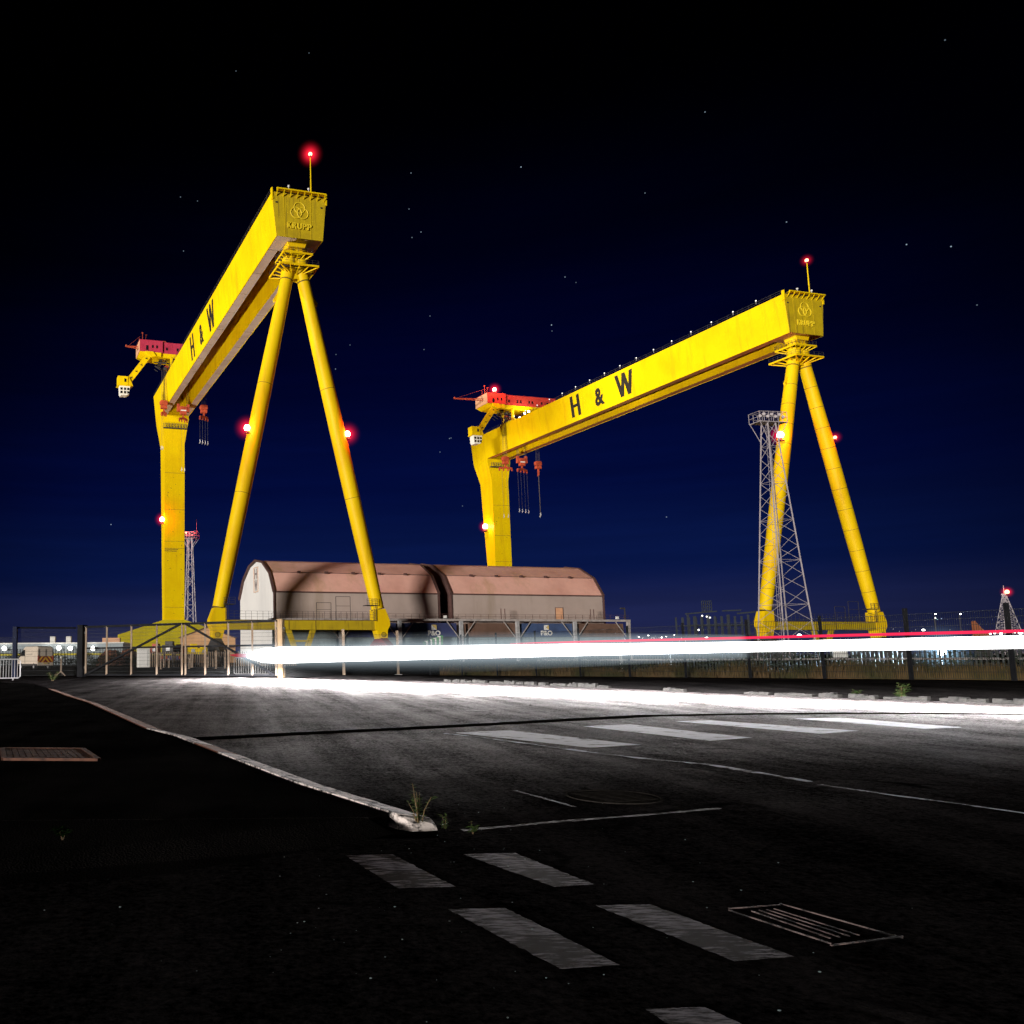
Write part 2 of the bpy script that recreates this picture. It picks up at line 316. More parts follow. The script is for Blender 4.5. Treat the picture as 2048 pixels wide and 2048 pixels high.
def make_crane(q, label, pink, ring_n, jib, lampz):
    x0, y0, H, d, sA, zr, zl, tl, sF, kz, sk, base_z = q['x'], q['y'], q['H'], q['d'], q['sA'], q['zr'], q['zl'], q['tl'], q['sF'], q['kz'], q['sk'], q['bz']
    wt, wb, Lg = 12.28, 10.36, 150.1
    root = empty('gantry_crane', (x0, y0, 0), PHI, label, 'crane', 'gantry cranes')
    ht, hb = wt/2, wb/2
    zb = H-d
    # ---- twin box girder
    g = MB(); fl = 2.35
    for sg in (-1, 1):
        sec = [(sg*ht, H), (sg*hb, zb), (sg*(hb-fl), zb), (sg*(hb-fl), H)]
        y1 = Lg
        n0 = len(g.f)
        # split along the span so that shading and stains have something to hold on to
        ys = [0.0, 6.5] + [6.5+(y1-6.5)*k/12 for k in range(1, 13)]
        for a, b_ in zip(ys[:-1], ys[1:]):
            A = [(t, a, z) for t, z in sec]; B = [(t, b_, z) for t, z in sec]
            for i in range(4):
                j = (i+1) % 4
                g.add([A[i], A[j], B[j], B[i]], [(0,1,2,3)], 1 if i == 1 else 0)
            # seam lines across the under flange and a hair-line on the outer web
            g.bar((sg*(hb-fl)-.0, b_, zb-.012), (sg*hb, b_, zb-.012), .10, .02, 2)
            if sg < 0: g.bar((-ht-.012, b_, H), (-hb-.012, b_, zb), .05, .02, 0)
        g.add([(t, y1, z) for t, z in sec], [(0,1,2,3)], 0)
        g.bar((sg*hb, 0, zb-.05), (sg*hb, y1, zb-.05), .14, .14, 0)
    g.box((-hb+fl, 0, H-1.0), (hb-fl, 6.5, H-.1), 0)          # end diaphragm between the two boxes
    g.box((-hb+fl, 6.4, zb+.1), (hb-fl, 6.5, H-.1), 0)
    g.box((-hb+fl-.01, .1, zb-.02), (hb-fl+.01, 6.5, zb+.02), 1)
    g.box((-hb+fl, Lg-11, zb+.02), (hb-fl, Lg-10.6, H-.05), 0)
    g.box((-hb+fl, Lg-.4, zb+.02), (hb-fl, Lg-.02, H-.05), 0)
    for sg in (-1, 1): g.bar((sg*(ht-1.2), 3, H+.12), (sg*(ht-1.2), Lg-1, H+.12), .25, .25, 2)   # trolley rails
    girder = g.build('girder', [M['yellow'], M['under_sodium_lit'] if lampz else M['under'], M['seam']], root)
    # ---- lettering on the outer web, facing the left
    ey = Vector((-(wt-wb)/2/d, 0, 1)).normalized(); ez = Vector((-1, 0, -(wt-wb)/2/d)).normalized(); ex = Vector((0,-1,0))
    def webpt(s, z): return Vector((-ht+(wt-wb)/2/d*(H-z), s, z)) + ez*.02
    def poly_letter(polys, s0, z0):
        m = MB()
        for p in polys:
            o = webpt(s0, z0)
            m.prism(p, lambda x, y: o+ex*x+ey*y+ez*.03, lambda x, y: o+ex*x+ey*y)
        return m.build('letter', M['letter'], girder)
    hh, sw = 7.25, 1.45
    zl0 = H-8.32
    poly_letter([[(0,0),(sw,0),(sw,hh),(0,hh)], [(3.4,0),(3.4+sw,0),(3.4+sw,hh),(3.4,hh)], [(sw,hh*.44),(3.4,hh*.44),(3.4,hh*.58),(sw,hh*.58)]], 85.0, zl0)
    W = 6.6; q4 = W/4; k = 1.62
    ws = []
    for a, b_ in (((0,hh),(q4*1.02,0)), ((q4*1.02,0),(q4*2,hh)), ((q4*2,hh),(q4*2.98,0)), ((q4*2.98,0),(W,hh))):
        lo, hi = (a, b_) if a[1] < b_[1] else (b_, a)
        ws.append([(lo[0]-k*.45,0),(lo[0]+k*.45,0),(hi[0]+k*.45,hh),(hi[0]-k*.45,hh)])
    m = MB()
    for i, p in enumerate(ws):
        o = webpt(61.6, zl0) + ez*.004*i
        m.prism(p, lambda x, y: o+ex*x+ey*y+ez*.03, lambda x, y: o+ex*x+ey*y)
    m.build('letter', M['letter'], girder)
    text_on('letter', '&', M['letter'], girder, webpt(72.6, zl0+.3), ex, ey, ez, 4.4, 5.8, .04, bold=.036)
    # drip stains down the outer web are in the paint; a few cable-guide plates:
    # ---- near end plate with emblem and letters
    e = MB(); pl = [(-ht-.05, H+.1), (ht+.05, H+.1), (hb+.05, zb-.06), (-hb-.05, zb-.06)]
    e.prism(pl, lambda t, z: (t,-.14,z), lambda t, z: (t,-.004,z))
    for t in (-3.55, .0, 2.75): e.bar((t*.98, -.16, H-.1), (t*.92, -.16, zb), .09, .05)
    end = e.build('end_plate', M['yellow_end'], root)
    for sg in (-1, 1):
        hm = MB(); hm.prism([(sg*(ht-.25), H-1.6), (sg*(ht+.12), H-1.6), (sg*(ht+.16), H+.9), (sg*(ht-.1), H+1.0)], lambda t, z: (t,-.34,z), lambda t, z: (t,.36,z))
        hm.build('corner_horn', M['yellow'], end)
        om = MB(); om.ball((sg*(ht-1.05), -.16, H-2.2), .34, 8, 5, sq=(1,.2,.6)); om.build('eye_hole', M['hole'], end)
    zc = H-3.55; em = MB()
    for dx, dz in ((0,.66),(-.74,-.52),(.74,-.52)):
        em.tube([(dx+1.22*math.cos(a), -.20, zc+dz+1.22*math.sin(a)) for a in [2*math.pi*i/28 for i in range(29)]], .11, 6)
    em.build('emblem', M['yellow_emblem'], end)
    for i, ch in enumerate('KRUPP'):
        text_on('letter', ch, M['yellow_emblem'], end, (-2.74+i*1.13, -.16, H-7.75), (1,0,0), (0,0,1), (0,-1,0), .90, 1.35, .22, bold=.012)
    # ---- catwalk along the end, with brackets, and the handrail along the girder
    c = MB(); c.box((-ht+.9, -1.1, H+.30), (ht-.4, -.2, H+.40)); c.bar((-ht+.8,-1.1,H+.45), (ht-.3,-1.1,H+.45), .3, .28)
    for i in range(8):
        t = lerp(-ht+1.0, ht-.5, i/7); c.bar((t,-1.1,H+.3), (t,-.14,H-.75), .14, .2)
    c.build('end_catwalk', M['yellow'], root)
    r = MB()
    for sg in (-1, 1):
        for hgt in (.55, 1.1): r.bar((sg*ht, .3, H+hgt), (sg*ht, Lg-.5, H+hgt), .06)
        nrail = 44
        for i in range(nrail+1): r.bar((sg*ht, .3+(Lg-.8)*i/nrail, H), (sg*ht, .3+(Lg-.8)*i/nrail, H+1.1), .07)
    r.build('handrail', M['steel_dark'], root)
    if lampz:
        for i in range(16):
            s = 8+i*(118-8)/15
            lm = MB(); lm.bar((-ht, s, H+.6), (-ht, s, H+1.35), .09); a = lm.build('walkway_lamp', M['steel'], root)
            b2 = MB(); b2.ball((-ht, s, H+1.5), .17, 8, 6); b2.build('lens', M['small_lens'], a, smooth=True)
    for t in (-2.6, 1.9):
        lm = MB(); lm.bar((t,-.9,H+.5),(t,-.9,H+1.1), .1); lm.ball((t,-.9,H+1.3), .28, 8, 6); lm.build('end_lamp', M['white'], root)
    # ---- beacon mast on the near end
    mst = MB(); mst.tube([(3.0, .6, H), (3.0, .6, H+q['mast'])], [.17,.10], 8); mst.bar((3.0,.6,H+.1),(3.0,.6,H+.9), .5)
    mo = mst.build('beacon_mast', M['yellow'], root)
    bl = MB(); bl.tube([(3.0,.6,H+q['mast']), (3.0,.6,H+q['mast']+.5)], .22, 8); bb = bl.build('beacon_lamp', M['steel_dark'], mo)
    ln = MB(); ln.ball((0,0,0), .42, 12, 8); lo = ln.build('beacon_lamp', M['red_lens'], mo, smooth=True); lo.location = (3.0,.6,H+q['mast']+.8)
    halo('light_bloom', (3.0,.6,H+q['mast']+.8), 3.4 if not lampz else 2.0, M['halo_red'] if not lampz else M['halo_red_small'], mo)
    # ---- head of the A frame, platforms
    hd = MB()
    for sg in (-1, 1):
        hd.tube([(sg*1.05, sA, zb-.05), (sg*1.05, sA, zb-1.6), (sg*1.15, sA, zb-1.7), (sg*1.2, sA, zb-3.6)], [1.0,1.05,1.35,1.4], 20)
        hd.tube([(sg*1.25, sA, zb-3.5), (sg*1.45, sA, zb-6.2)], [1.55,1.62], 20)
        for z in (zb-1.6, zb-4.3, zb-4.8, zb-5.3): cyl_ring((sg*1.25, sA, z), (0,0,1), 1.64, .14, hd)
    hd.box((-1.3, sA-1.25, zb-6.2), (1.3, sA+1.25, zb-.1))
    hd.prism([(-2.2, zb-.05), (2.2, zb-.05), (1.7, zb-1.2), (-1.7, zb-1.2)], lambda t, z: (t, sA-1.7, z), lambda t, z: (t, sA+1.7, z))
    hd.build('leg_head', M['yellow_leg'], root, smooth=True)
    for zp, hw in ((zb-2.75, 3.3), (zb-5.75, 4.35)):
        p = MB()
        y_a, y_b = sA-hw*.75, sA+hw*1.05
        for a, b_ in (((-hw,y_a),(hw,y_a)), ((-hw,y_b),(hw,y_b)), ((-hw,y_a),(-hw,y_b)), ((hw,y_a),(hw,y_b))):
            p.bar((a[0],a[1],zp), (b_[0],b_[1],zp), .22, .42)
        for (xa, ya, xb, yb) in ((-hw,y_a,-1.75,y_b),(1.75,y_a,hw,y_b),(-1.75,y_a,1.75,sA-1.75),(-1.75,sA+1.75,1.75,y_b)):
            p.box((xa,ya,zp+.05),(xb,yb,zp+.10), 1)
        for i in range(5):
            t = lerp(-hw, hw, i/4); p.bar((t, y_a, zp-.1), (t*.45, sA-1.0, zp-1.1), .16, .24)
            y = lerp(y_a, y_b, i/4)
            for sg in (-1,1): p.bar((sg*hw, y, zp-.1), (sg*1.4, lerp(y, sA, .6), zp-1.15), .16, .24)
        po = p.build('platform', [M['yellow_leg'], M['steel_dark']], root)
        rr = MB()
        cs = [(-hw,y_a),(hw,y_a),(hw,y_b),(-hw,y_b)]
        for i in range(4):
            a, b_ = cs[i], cs[(i+1)%4]
            for hgt in (.55,1.05): rr.bar((a[0],a[1],zp+.2+hgt),(b_[0],b_[1],zp+.2+hgt), .045)
            for k2 in range(6): rr.bar((lerp(a[0],b_[0],k2/6),lerp(a[1],b_[1],k2/6),zp+.2),(lerp(a[0],b_[0],k2/6),lerp(a[1],b_[1],k2/6),zp+1.25), .05)
        rr.build('platform_rail', M['steel_dark'], po)
    # ---- the two tubular sheer legs
    zring = H-zr
    for sg in (-1, 1):
        P1 = Vector((sg*q['tr'], sA, zring)); P0 = Vector((sg*tl, sA, zl)); dr = (P1-P0).normalized()
        Ptop = P1 + dr*((zb-5.9-zring)/dr.z)
        pts, rad = [], []
        for i in range(15):
            f = i/14; pts.append(P0+(P1-P0)*f); rad.append(1.36+.30*math.sin(math.pi*min(1,f*1.02))**.8 if f < .98 else 1.36)
        lm = MB(); lm.tube(pts, rad, 28)
        lm.tube([P1+dr*.15, Ptop], [1.42,1.5], 28)
        for j in range(1, ring_n):
            f = j/ring_n; rr = 1.36+.30*math.sin(math.pi*f)**.8
            cyl_ring(P0+(P1-P0)*f, dr, rr+.012, .09, lm, 1)
        for Pp in (P1, P0): cyl_ring(Pp, dr, 1.43, .18, lm, 1)
        leg = lm.build('sheer_leg', [M['yellow_leg'], M['seam']], root, smooth=True)
        br = MB(); Pb = P1-dr*4.2; br.prism([(sg*1.2,1.2),(sg*2.2,-.5),(sg*2.0,-1.1),(sg*1.2,-.2)], lambda x, z: (Pb.x+x, sA-.25, Pb.z+z), lambda x, z: (Pb.x+x, sA+.25, Pb.z+z)); br.build('lifting_lug', M['yellow_leg'], leg)
        # foot with pin plate
        X = tl+1.0
        fpoly = [(-18.67+17.33-tl+.15,zl),(-15.97+17.33-tl-.1,zl-.1),(-16.1+17.33-tl,6.9),(-16.56+17.33-tl,6.74),(-17.02+17.33-tl,5.0),(-18.92+17.33-tl,5.0),(-18.92+17.33-tl,6.74),(-19.52+17.33-tl,7.82),(-19.47+17.33-tl,8.91)]
        if sg > 0: fpoly = [(-a, b_) for a, b_ in fpoly]
        fm = MB(); fm.prism(fpoly, lambda t, z: (t, sA-1.32, z), lambda t, z: (t, sA+1.32, z))
        ft = fm.build('leg_foot', M['yellow_leg'], root)
        pm = MB(); pc = (sg*(tl+.64), 5.85)
        pm.tube([(pc[0], sA-1.5, pc[1]), (pc[0], sA+1.5, pc[1])], .42, 18); pm.build('hinge_pin', M['yellow_sill'], ft, smooth=True)
        pr = MB(); pr.tube([(pc[0]+.5*math.cos(a), sA-1.36, pc[1]+.5*math.sin(a)) for a in [2*math.pi*i/20 for i in range(21)]], .06, 6); pr.build('pin_ring', M['seam'], ft)
        # bogies under the pin: equaliser beam and wheel boxes running along the rails
        bm_ = MB(); bm_.prism([(-6.5,2.6),(-1.0,5.3),(1.0,5.3),(6.5,2.6),(6.5,1.7),(-6.5,1.7)], lambda y, z: (sg*(tl+.64)-.75, sA+y, z), lambda y, z: (sg*(tl+.64)+.75, sA+y, z))
        for y in (-5.6,-2.2,2.2,5.6): bm_.box((sg*(tl+.64)-.9, sA+y-1.5, .45), (sg*(tl+.64)+.9, sA+y+1.5, 1.9))
        bo = bm_.build('bogie', M['bogie_red'] if (not lampz and sg > 0) else M['steel_dark'], root)
        for y in (-6.3,-4.9,-2.9,-1.5,1.5,2.9,4.9,6.3):
            wm = MB(); wm.tube([(sg*(tl+.64)-.5, sA+y, .5), (sg*(tl+.64)+.5, sA+y, .5)], .45, 14); wm.build('wheel', M['steel_dark'], bo, smooth=True)
        # access platform and ladder at the foot
        ax = MB(); tx = sg*(tl-1.9); zz = 11.9
        ax.box((tx-1.3, sA-1.9, zz), (tx+1.0, sA+.4, zz+.15))
        for hgt in (.5,1.0,1.4): ax.bar((tx-1.3,sA-1.9,zz+hgt),(tx+1.0,sA-1.9,zz+hgt), .06)
        for xx in (-1.3,-.2,1.0): ax.bar((tx+xx,sA-1.9,zz),(tx+xx,sA-1.9,zz+1.4), .07)
        for xx in (-.9,-.4): ax.bar((tx+xx*sg*-1, sA-1.5, 8.7),(tx+xx*sg*-1, sA-1.5, zz), .08)
        for i in range(7): ax.bar((tx+.9*sg, sA-1.5, 8.9+i*.42),(tx+.4*sg, sA-1.5, 8.9+i*.42), .05)
        ax.build('access_platform', M['steel_dark'], root)
    gm = MB(); gm.prism([(-1.6,zb-5.9),(1.6,zb-5.9),(1.5,zring-.6),(.35,zring+.3),(-.35,zring+.3),(-1.5,zring-.6)], lambda t, z: (t, sA-.85, z), lambda t, z: (t, sA+.85, z)); gm.build('gusset', M['yellow_leg'], root)
    # ---- sill beam between the feet
    sm = MB(); sm.box((-tl+1.0, sA-1.2, 6.85), (tl-1.0, sA+1.2, 8.75)); sm.box((-tl+1.0, sA-1.35, 8.75), (tl-1.0, sA+1.35, 8.87), 1)
    for t in (-2.9, 2.9): sm.box((t-.08, sA-1.23, 6.9), (t+.08, sA-1.2, 8.7), 1)
    sill = sm.build('sill_beam', [M['yellow_sill'], M['seam']], root)
    vm = MB()
    for sg in (-1, 1): vm.bar((sg*2.7, sA, 6.9), (sg*1.4, sA, 3.2), .8, 1.0)
    vm.box((-1.7, sA-.4, 4.4), (1.7, sA+.4, 4.75)); vm.build('sill_bracket', M['yellow_sill'], sill)
    rr = MB()
    for hgt in (.6,1.2,1.75): rr.bar((-tl+1.6, sA-1.3, 8.87+hgt), (tl-1.6, sA-1.3, 8.87+hgt), .045)
    for i in range(27): t = lerp(-tl+1.6, tl-1.6, i/26); rr.bar((t,sA-1.3,8.87),(t,sA-1.3,10.62), .05)
    for t, hgt in ((3.2,3.6),(7.5,4.9)):
        rr.bar((t,sA-1.0,8.87),(t,sA-1.0,8.87+hgt), .09); rr.bar((t+3.2,sA-1.0,8.87),(t+3.2,sA-1.0,8.87+hgt), .09); rr.bar((t,sA-1.0,8.87+hgt),(t+3.2,sA-1.0,8.87+hgt), .09); rr.bar((t,sA-1.0,8.87+hgt*.6),(t+3.2,sA-1.0,8.87+hgt*.6), .07)
    rr.build('sill_rail', M['steel_dark'], sill)
    # ---- portal leg (the fixed box leg at the far end)
    kw, bw = 3.7, 3.65; zk = H-kz
    rings = [[(-hb, sF, zb), (hb, sF, zb), (hb, Lg, zb), (-hb, Lg, zb)],
             [(-hb+.05, sF+.1, zb-1.6), (hb-.05, sF+.1, zb-1.6), (hb-.05, Lg-.4, zb-1.6), (-hb+.05, Lg-.4, zb-1.6)],
             [(-kw, sk, zk), (kw, sk, zk), (kw, sk+8.6, zk), (-kw, sk+8.6, zk)],
             [(-kw+.02, sk, lerp(zk,base_z,.33)), (kw-.02, sk, lerp(zk,base_z,.33)), (kw-.02, sk+7.1, lerp(zk,base_z,.33)), (-kw+.02, sk+7.1, lerp(zk,base_z,.33))],
             [(-bw, sk, base_z), (bw, sk, base_z), (bw, sk+4.2, base_z), (-bw, sk+4.2, base_z)]]
    lm = MB()
    for A, B in zip(rings[:-1], rings[1:]):
        for i in range(4):
            j = (i+1) % 4; lm.add([A[i], A[j], B[j], B[i]], [(0,1,2,3)])
    lm.add(rings[-1], [(0,1,2,3)]); lm.add(rings[0], [(0,1,2,3)])
    for fz in (.17, .38, .56, .60, .93):
        z = lerp(zk, base_z, fz); lm.box((-kw*.99, sk-.02, z-.05), (kw*.99, sk-.006, z+.05), 1)
    for fz, t0, t1 in ((.615,-3.6,.9),(.605,-3.6,1.2)):
        z = lerp(zk, base_z, fz); lm.box((t0, sk-.05, z-.14), (t1, sk-.01, z+.10), 1)
    random.seed(3)
    for i in range(26):
        z = lerp(zk, base_z, random.random()); t = random.uniform(-3, 3); lm.box((t, sk-.03, z), (t+random.uniform(.05,.4), sk-.008, z+random.uniform(.06,.25)), 1)
    lm.build('portal_leg', [M['yellow'], M['seam']], root)
    pm = MB(); zz = zk+5.4; ya = sk-1.2
    pm.box((-4.3, ya-.1, zz), (4.3, sk, zz+.35))
    for hgt in (.6,1.1,1.5): pm.bar((-4.3,ya,zz+.3+hgt),(4.3,ya,zz+.3+hgt), .12)
    for i in range(9): t = lerp(-4.3,4.3,i/8); pm.bar((t,ya,zz+.3),(t,ya,zz+1.85), .1)
    pm.build('leg_gallery', M['steel_dark'], root)
    bp = [(-19.6,2.4),(-19.6,9.9),(-3.85,base_z+.02),(3.65,base_z+.02),(19.6,9.9),(19.6,2.4)]
    bm_ = MB(); bm_.prism(bp, lambda t, z: (t, sk-.6, z), lambda t, z: (t, sk+4.8, z)); bo = bm_.build('leg_base', M['yellow_base'], root)
    bm_ = MB()
    for t in (-15,-6,6,15):
        bm_.box((t-3.6, sk, 1.2), (t+3.6, sk+4.2, 2.4)); 
        for xx in (-2.6,-.9,.9,2.6): bm_.tube([(t+xx, sk+.6, .6), (t+xx, sk+3.6, .6)], .55, 14)
    bm_.build('bogie', M['hook_red'], root)
    return root

def local(root, t, s, z): return root.matrix_basis @ Vector((t, s, z))
crane_a = make_crane(dict(x=13.31,y=176.48,H=100.0,d=9.7,sA=3.46,tr=1.97,zr=17.9,zl=11.28,tl=17.33,sF=139.3,kz=20.4,sk=139.86,bz=15.05,mast=9.6), 'nearer, taller yellow gantry crane on the left, its legs in front of the curved-roof halls', False, 3, 4.5, False)
crane_b = make_crane(dict(x=141.37,y=208.12,H=90.0,d=9.8,sA=2.77,tr=2.0,zr=17.4,zl=11.29,tl=16.7,sF=139.5,kz=19.0,sk=139.32,bz=13.0,mast=9.3), 'farther yellow gantry crane on the right with white walkway lamps along its girder', True, 12, 12.5, True)
bpy.context.view_layer.update()
# warning lamps
beacon(crane_a, (-11.35, 2.6, 48.65), hot=True, size=.62, loff=(-.6,-1.2,0), light=1500)
beacon(crane_a, (11.0, 2.6, 48.7), hot=True, size=.62, loff=(.6,-1.2,0), light=1500)
beacon(crane_a, (-4.5, 140.6, 51.4), hot=True, size=.85, loff=(-.8,-1.4,0), light=5000)
beacon(crane_b, (-8.7, 1.9, 54.4), hot=True, size=.80, loff=(-.4,-1.6,0), light=3500)
beacon(crane_b, (7.6, 1.2, 54.6), hot=False, size=.36, big=False, loff=(.5,-1.0,0), light=500)
beacon(crane_b, (-4.5, 144.4, 53.2), hot=True, size=1.0, loff=(-1.6,-.8,0), light=7000)

# ------------------------------------------------------------------ trolleys riding on the girders
def make_trolley(crane, st, H, label, housemat, endmat, jib, jib_up, lamp):
    rt = empty('crane_trolley', local(crane, 0, st, H), PHI, label, 'crane trolley', 'trolleys on the girders')
    xl, xr = -16.1, 14.0; z0, z1 = 6.5, 10.5; y0, y1 = -4.2, 4.2
    m = MB(); m.hexa([(xl,y0,z0),(xl+8,y0,z0),(xl+8,y1,z0),(xl,y1,z0),(xl,y0,z1),(xl+8,y0,z1),(xl+8,y1,z1),(xl,y1,z1)])
    m.box((xl+8.01,y0+.45,z0+.0),(xr,y1-.2,z1-.25))
    m.box((xl-.1,y0-.1,z1),(xl+8.1,y1+.1,z1+.14)); m.box((xl+8.1,y0+.3,z1-.25),(xr+.1,y1,z1-.12))
    for i in range(22): t = lerp(xl+.3, xr-.3, i/21); yy = y0-.03 if t < xl+8 else y0+.42; m.box((t-.04,yy,z0+.1),(t+.04,yy+.02,z1-.35))
    house = m.build('machinery_house', housemat, rt)
    e = MB(); e.box((xl-.05,y0,z0-.0),(xl-.005,y1,z1)); e.build('end_wall', endmat, house)
    for i, (t, ww, hh2, zz) in enumerate(((xl+2.2,.8,1.7,7.0),(xl+4.2,.62,1.0,7.9),(xl+5.7,.62,1.0,7.9),(xl+9.2,.65,1.0,7.6),(xl+13,.65,1.0,7.6),(xl+14.4,.65,1.0,7.6),(xl+18,.65,1.0,7.6),(xl+19.4,.65,1.0,7.6),(xl+23.5,.65,1.0,7.6),(xl+26,.65,1.0,7.6))):
        yy = y0 if t < xl+8 else y0+.45
        wmb = MB(); wmb.box((t,yy-.06,zz),(t+ww,yy-.005,zz+hh2)); wmb.build('door' if i == 0 else 'window', M['glass'], house)
    b = MB(); b.box((xl+7.5,y0+.7,z0-1.5),(xr,y1-.6,z0-.01)); b.hexa([(xl+2,y0+.2,z0-1.0),(xl+7.5,y0+.2,z0-1.5),(xl+7.5,y1-.4,z0-1.5),(xl+2,y1-.4,z0-1.0),(xl+.1,y0+.1,z0-.02),(xl+7.5,y0+.1,z0-.02),(xl+7.5,y1-.1,z0-.02),(xl+.1,y1-.1,z0-.02)])
    b.build('under_frame', M['yellow'], rt)
    # wheel legs down to the rails
    for t in (-4.9, 4.9):
        l = MB()
        for y in (-3.4, 3.4): l.bar((t,y,.3),(t,y,z0-1.4), .8, .8)
        l.box((t-.5,-4.6,.25),(t+.5,4.6,1.1)); l.build('wheel_leg', M['yellow'], rt)
    # machinery hanging below the house: sheaves, drums, pipes
    d = MB(); random.seed(11)
    for i in range(16):
        t = random.uniform(-9.5, 5); y = random.uniform(-3, 2.5); z = random.uniform(1.6, z0-1.6); d.tube([(t-.5,y,z),(t+.5,y,z)], random.uniform(.35,.8), 10)
    for i in range(22):
        a = (random.uniform(-10,4), random.uniform(-3.5,3), random.uniform(1.2,4.9)); d.bar(a, (a[0]+random.uniform(-2.4,2.4), a[1], a[2]+random.uniform(-1.4,1.4)), random.uniform(.12,.3))
    d.box((-10.8,-2.2,3.4),(-4.0,-1.9,3.7)); d.bar((-4.0,-2,3.6),(-4.0,-2,-.0), .35)
    d.build('hoist_machinery', M['steel_dark'], rt)
    for t in (-6.2,-4.9,0,1.4):
        d = MB(); d.tube([(t,-1.2,2.4),(t,.2,2.4)], .75, 14); d.build('sheave', M['hook_red'], rt, smooth=True)
    # cab arm and operator's cab
    a = MB(); at_, ab = Vector((-12.4,-3.6,6.0)), Vector((-19.9,-3.6,-4.6)); a.bar(at_, ab, 1.9, 1.3, up=(0,1,0)); 
    a.prism([(-14.2,z0+.05),(-11.4,z0+.05),(-10.4,5.0),(-11.9,4.6),(-13.6,5.6)], lambda t, z: (t,-4.45,z), lambda t, z: (t,-2.8,z))
    arm = a.build('cab_arm', M['yellow'], rt)
    for f in (.2,.43,.66,.88):
        p = at_.lerp(ab, f); hm = MB(); hm.tube([(p.x,p.y-1.02,p.z),(p.x,p.y-.93,p.z)], .24, 12); hm.build('lightening_hole', M['hole'], arm)
    cb = MB(); cb.box((-23.6,-5.0,-6.4),(-20.2,-2.2,-3.2)); cb.hexa([(-20.2,-4.9,-6.3),(-18.4,-4.7,-6.3),(-18.4,-2.4,-6.3),(-20.2,-2.3,-6.3),(-20.2,-4.9,-3.3),(-19.6,-4.7,-3.5),(-19.6,-2.4,-3.5),(-20.2,-2.3,-3.3)])
    cb.box((-23.8,-5.1,-6.6),(-19.0,-2.1,-6.4)); cab = cb.build('cab_housing', M['yellow'], rt)
    wmb = MB(); wmb.box((-21.4,-5.06,-5.2),(-20.7,-5.003,-4.0)); wmb.build('window', M['glass'], cab)
    gb = MB(); gb.prism([(-23.0,-6.6),(-19.4,-6.6),(-19.7,-9.2),(-20.6,-9.8),(-22.5,-9.8),(-22.9,-9.2)], lambda t, z: (t,-4.9,z), lambda t, z: (t,-2.2,z)); gl = gb.build('operator_cab', M['white'], rt)
    for t in (-22.7,-21.5,-20.4):
        for z in (-7.6,-8.8):
            wmb = MB(); wmb.box((t,-4.97,z-.42),(t+.72,-4.905,z+.42)); wmb.build('window', M['glass'], gl)
    # service jib on the end of the house
    j = MB(); tip = (xl-jib, -1.5, 8.6+jib_up)
    for dz in (0,-.75):
        j.bar((xl,-1.5,8.9+dz), (tip[0],-1.5,tip[2]+dz*.25), .22)
    nseg = max(4, int(jib/1.2))
    for i in range(nseg):
        f, g2 = i/nseg, (i+1)/nseg
        j.bar((lerp(xl,tip[0],f),-1.5,lerp(8.9,tip[2],f)), (lerp(xl,tip[0],g2),-1.5,lerp(8.15,tip[2]-.18,g2)), .12)
        j.bar((lerp(xl,tip[0],g2),-1.5,lerp(8.9,tip[2],g2)), (lerp(xl,tip[0],g2),-1.5,lerp(8.15,tip[2]-.18,g2)), .12)
    j.ball((tip[0]+.3,-1.5,tip[2]+.2), .35, 8, 6); j.bar((xl+.5,-1.5,z1+2.2),(tip[0]+1,-1.5,tip[2]+.1), .05)
    j.build('service_jib', M['hook_red'], rt)
    an = MB(); an.bar((xl+1.6,0,z1),(xl+1.6,0,z1+4.0), .16); an.bar((xl+.4,0,z1),(xl+.4,0,z1+2.3), .09); an.bar((xl+2.4,0,z1+1),(xl+2.9,0,z1+3.4), .1); an.box((xl+2.6,-.2,z1+3.3),(xl+3.2,.2,z1+3.5)); an.box((xl+1.3,-.2,z1+3.9),(xl+1.8,.2,z1+4.2))
    an.tube([(xl+10.2,0,z1-.2),(xl+10.2,0,z1+1.2),(xl+9.6,0,z1+1.7),(xl+8.8,0,z1+1.5)], .22, 8)
    an.build('roof_mast', M['hook_red'], rt)
    if lamp:
        for t, z in ((1.2,4.2),(-.6,3.4),(-2.8,1.4)):
            lm = MB(); lm.box((t-.3,-4.7,z-.3),(t+.3,-4.35,z+.3)); lo = lm.build('work_lamp', M['steel_dark'], rt)
            lm = MB(); lm.ball((t,-4.75,z), .42, 10, 6); lm.build('lens', M['white_lens'], lo, smooth=True)
        point('trolley_light', local(crane, -1, st-6, H+3.5), 1800, (1,.95,.85), .3)
    return rt
tro_a = make_trolley(crane_a, 124.3, 100.0, 'crane trolley with crimson machinery house and hanging white cab on the nearer crane at left', M['pink_house'], M['house_end'], 4.6, .2, False)
tro_b = make_trolley(crane_b, 124.2, 90.0, 'crane trolley with orange red machinery house and a long jib on the farther crane', M['red_house'], M['house_end'], 12.6, -.4, True)
bpy.context.view_layer.update()
beacon(tro_b, (-12.6, -3.8, 12.1), hot=True, size=.62, loff=(0,-2.2,.6), light=5000)
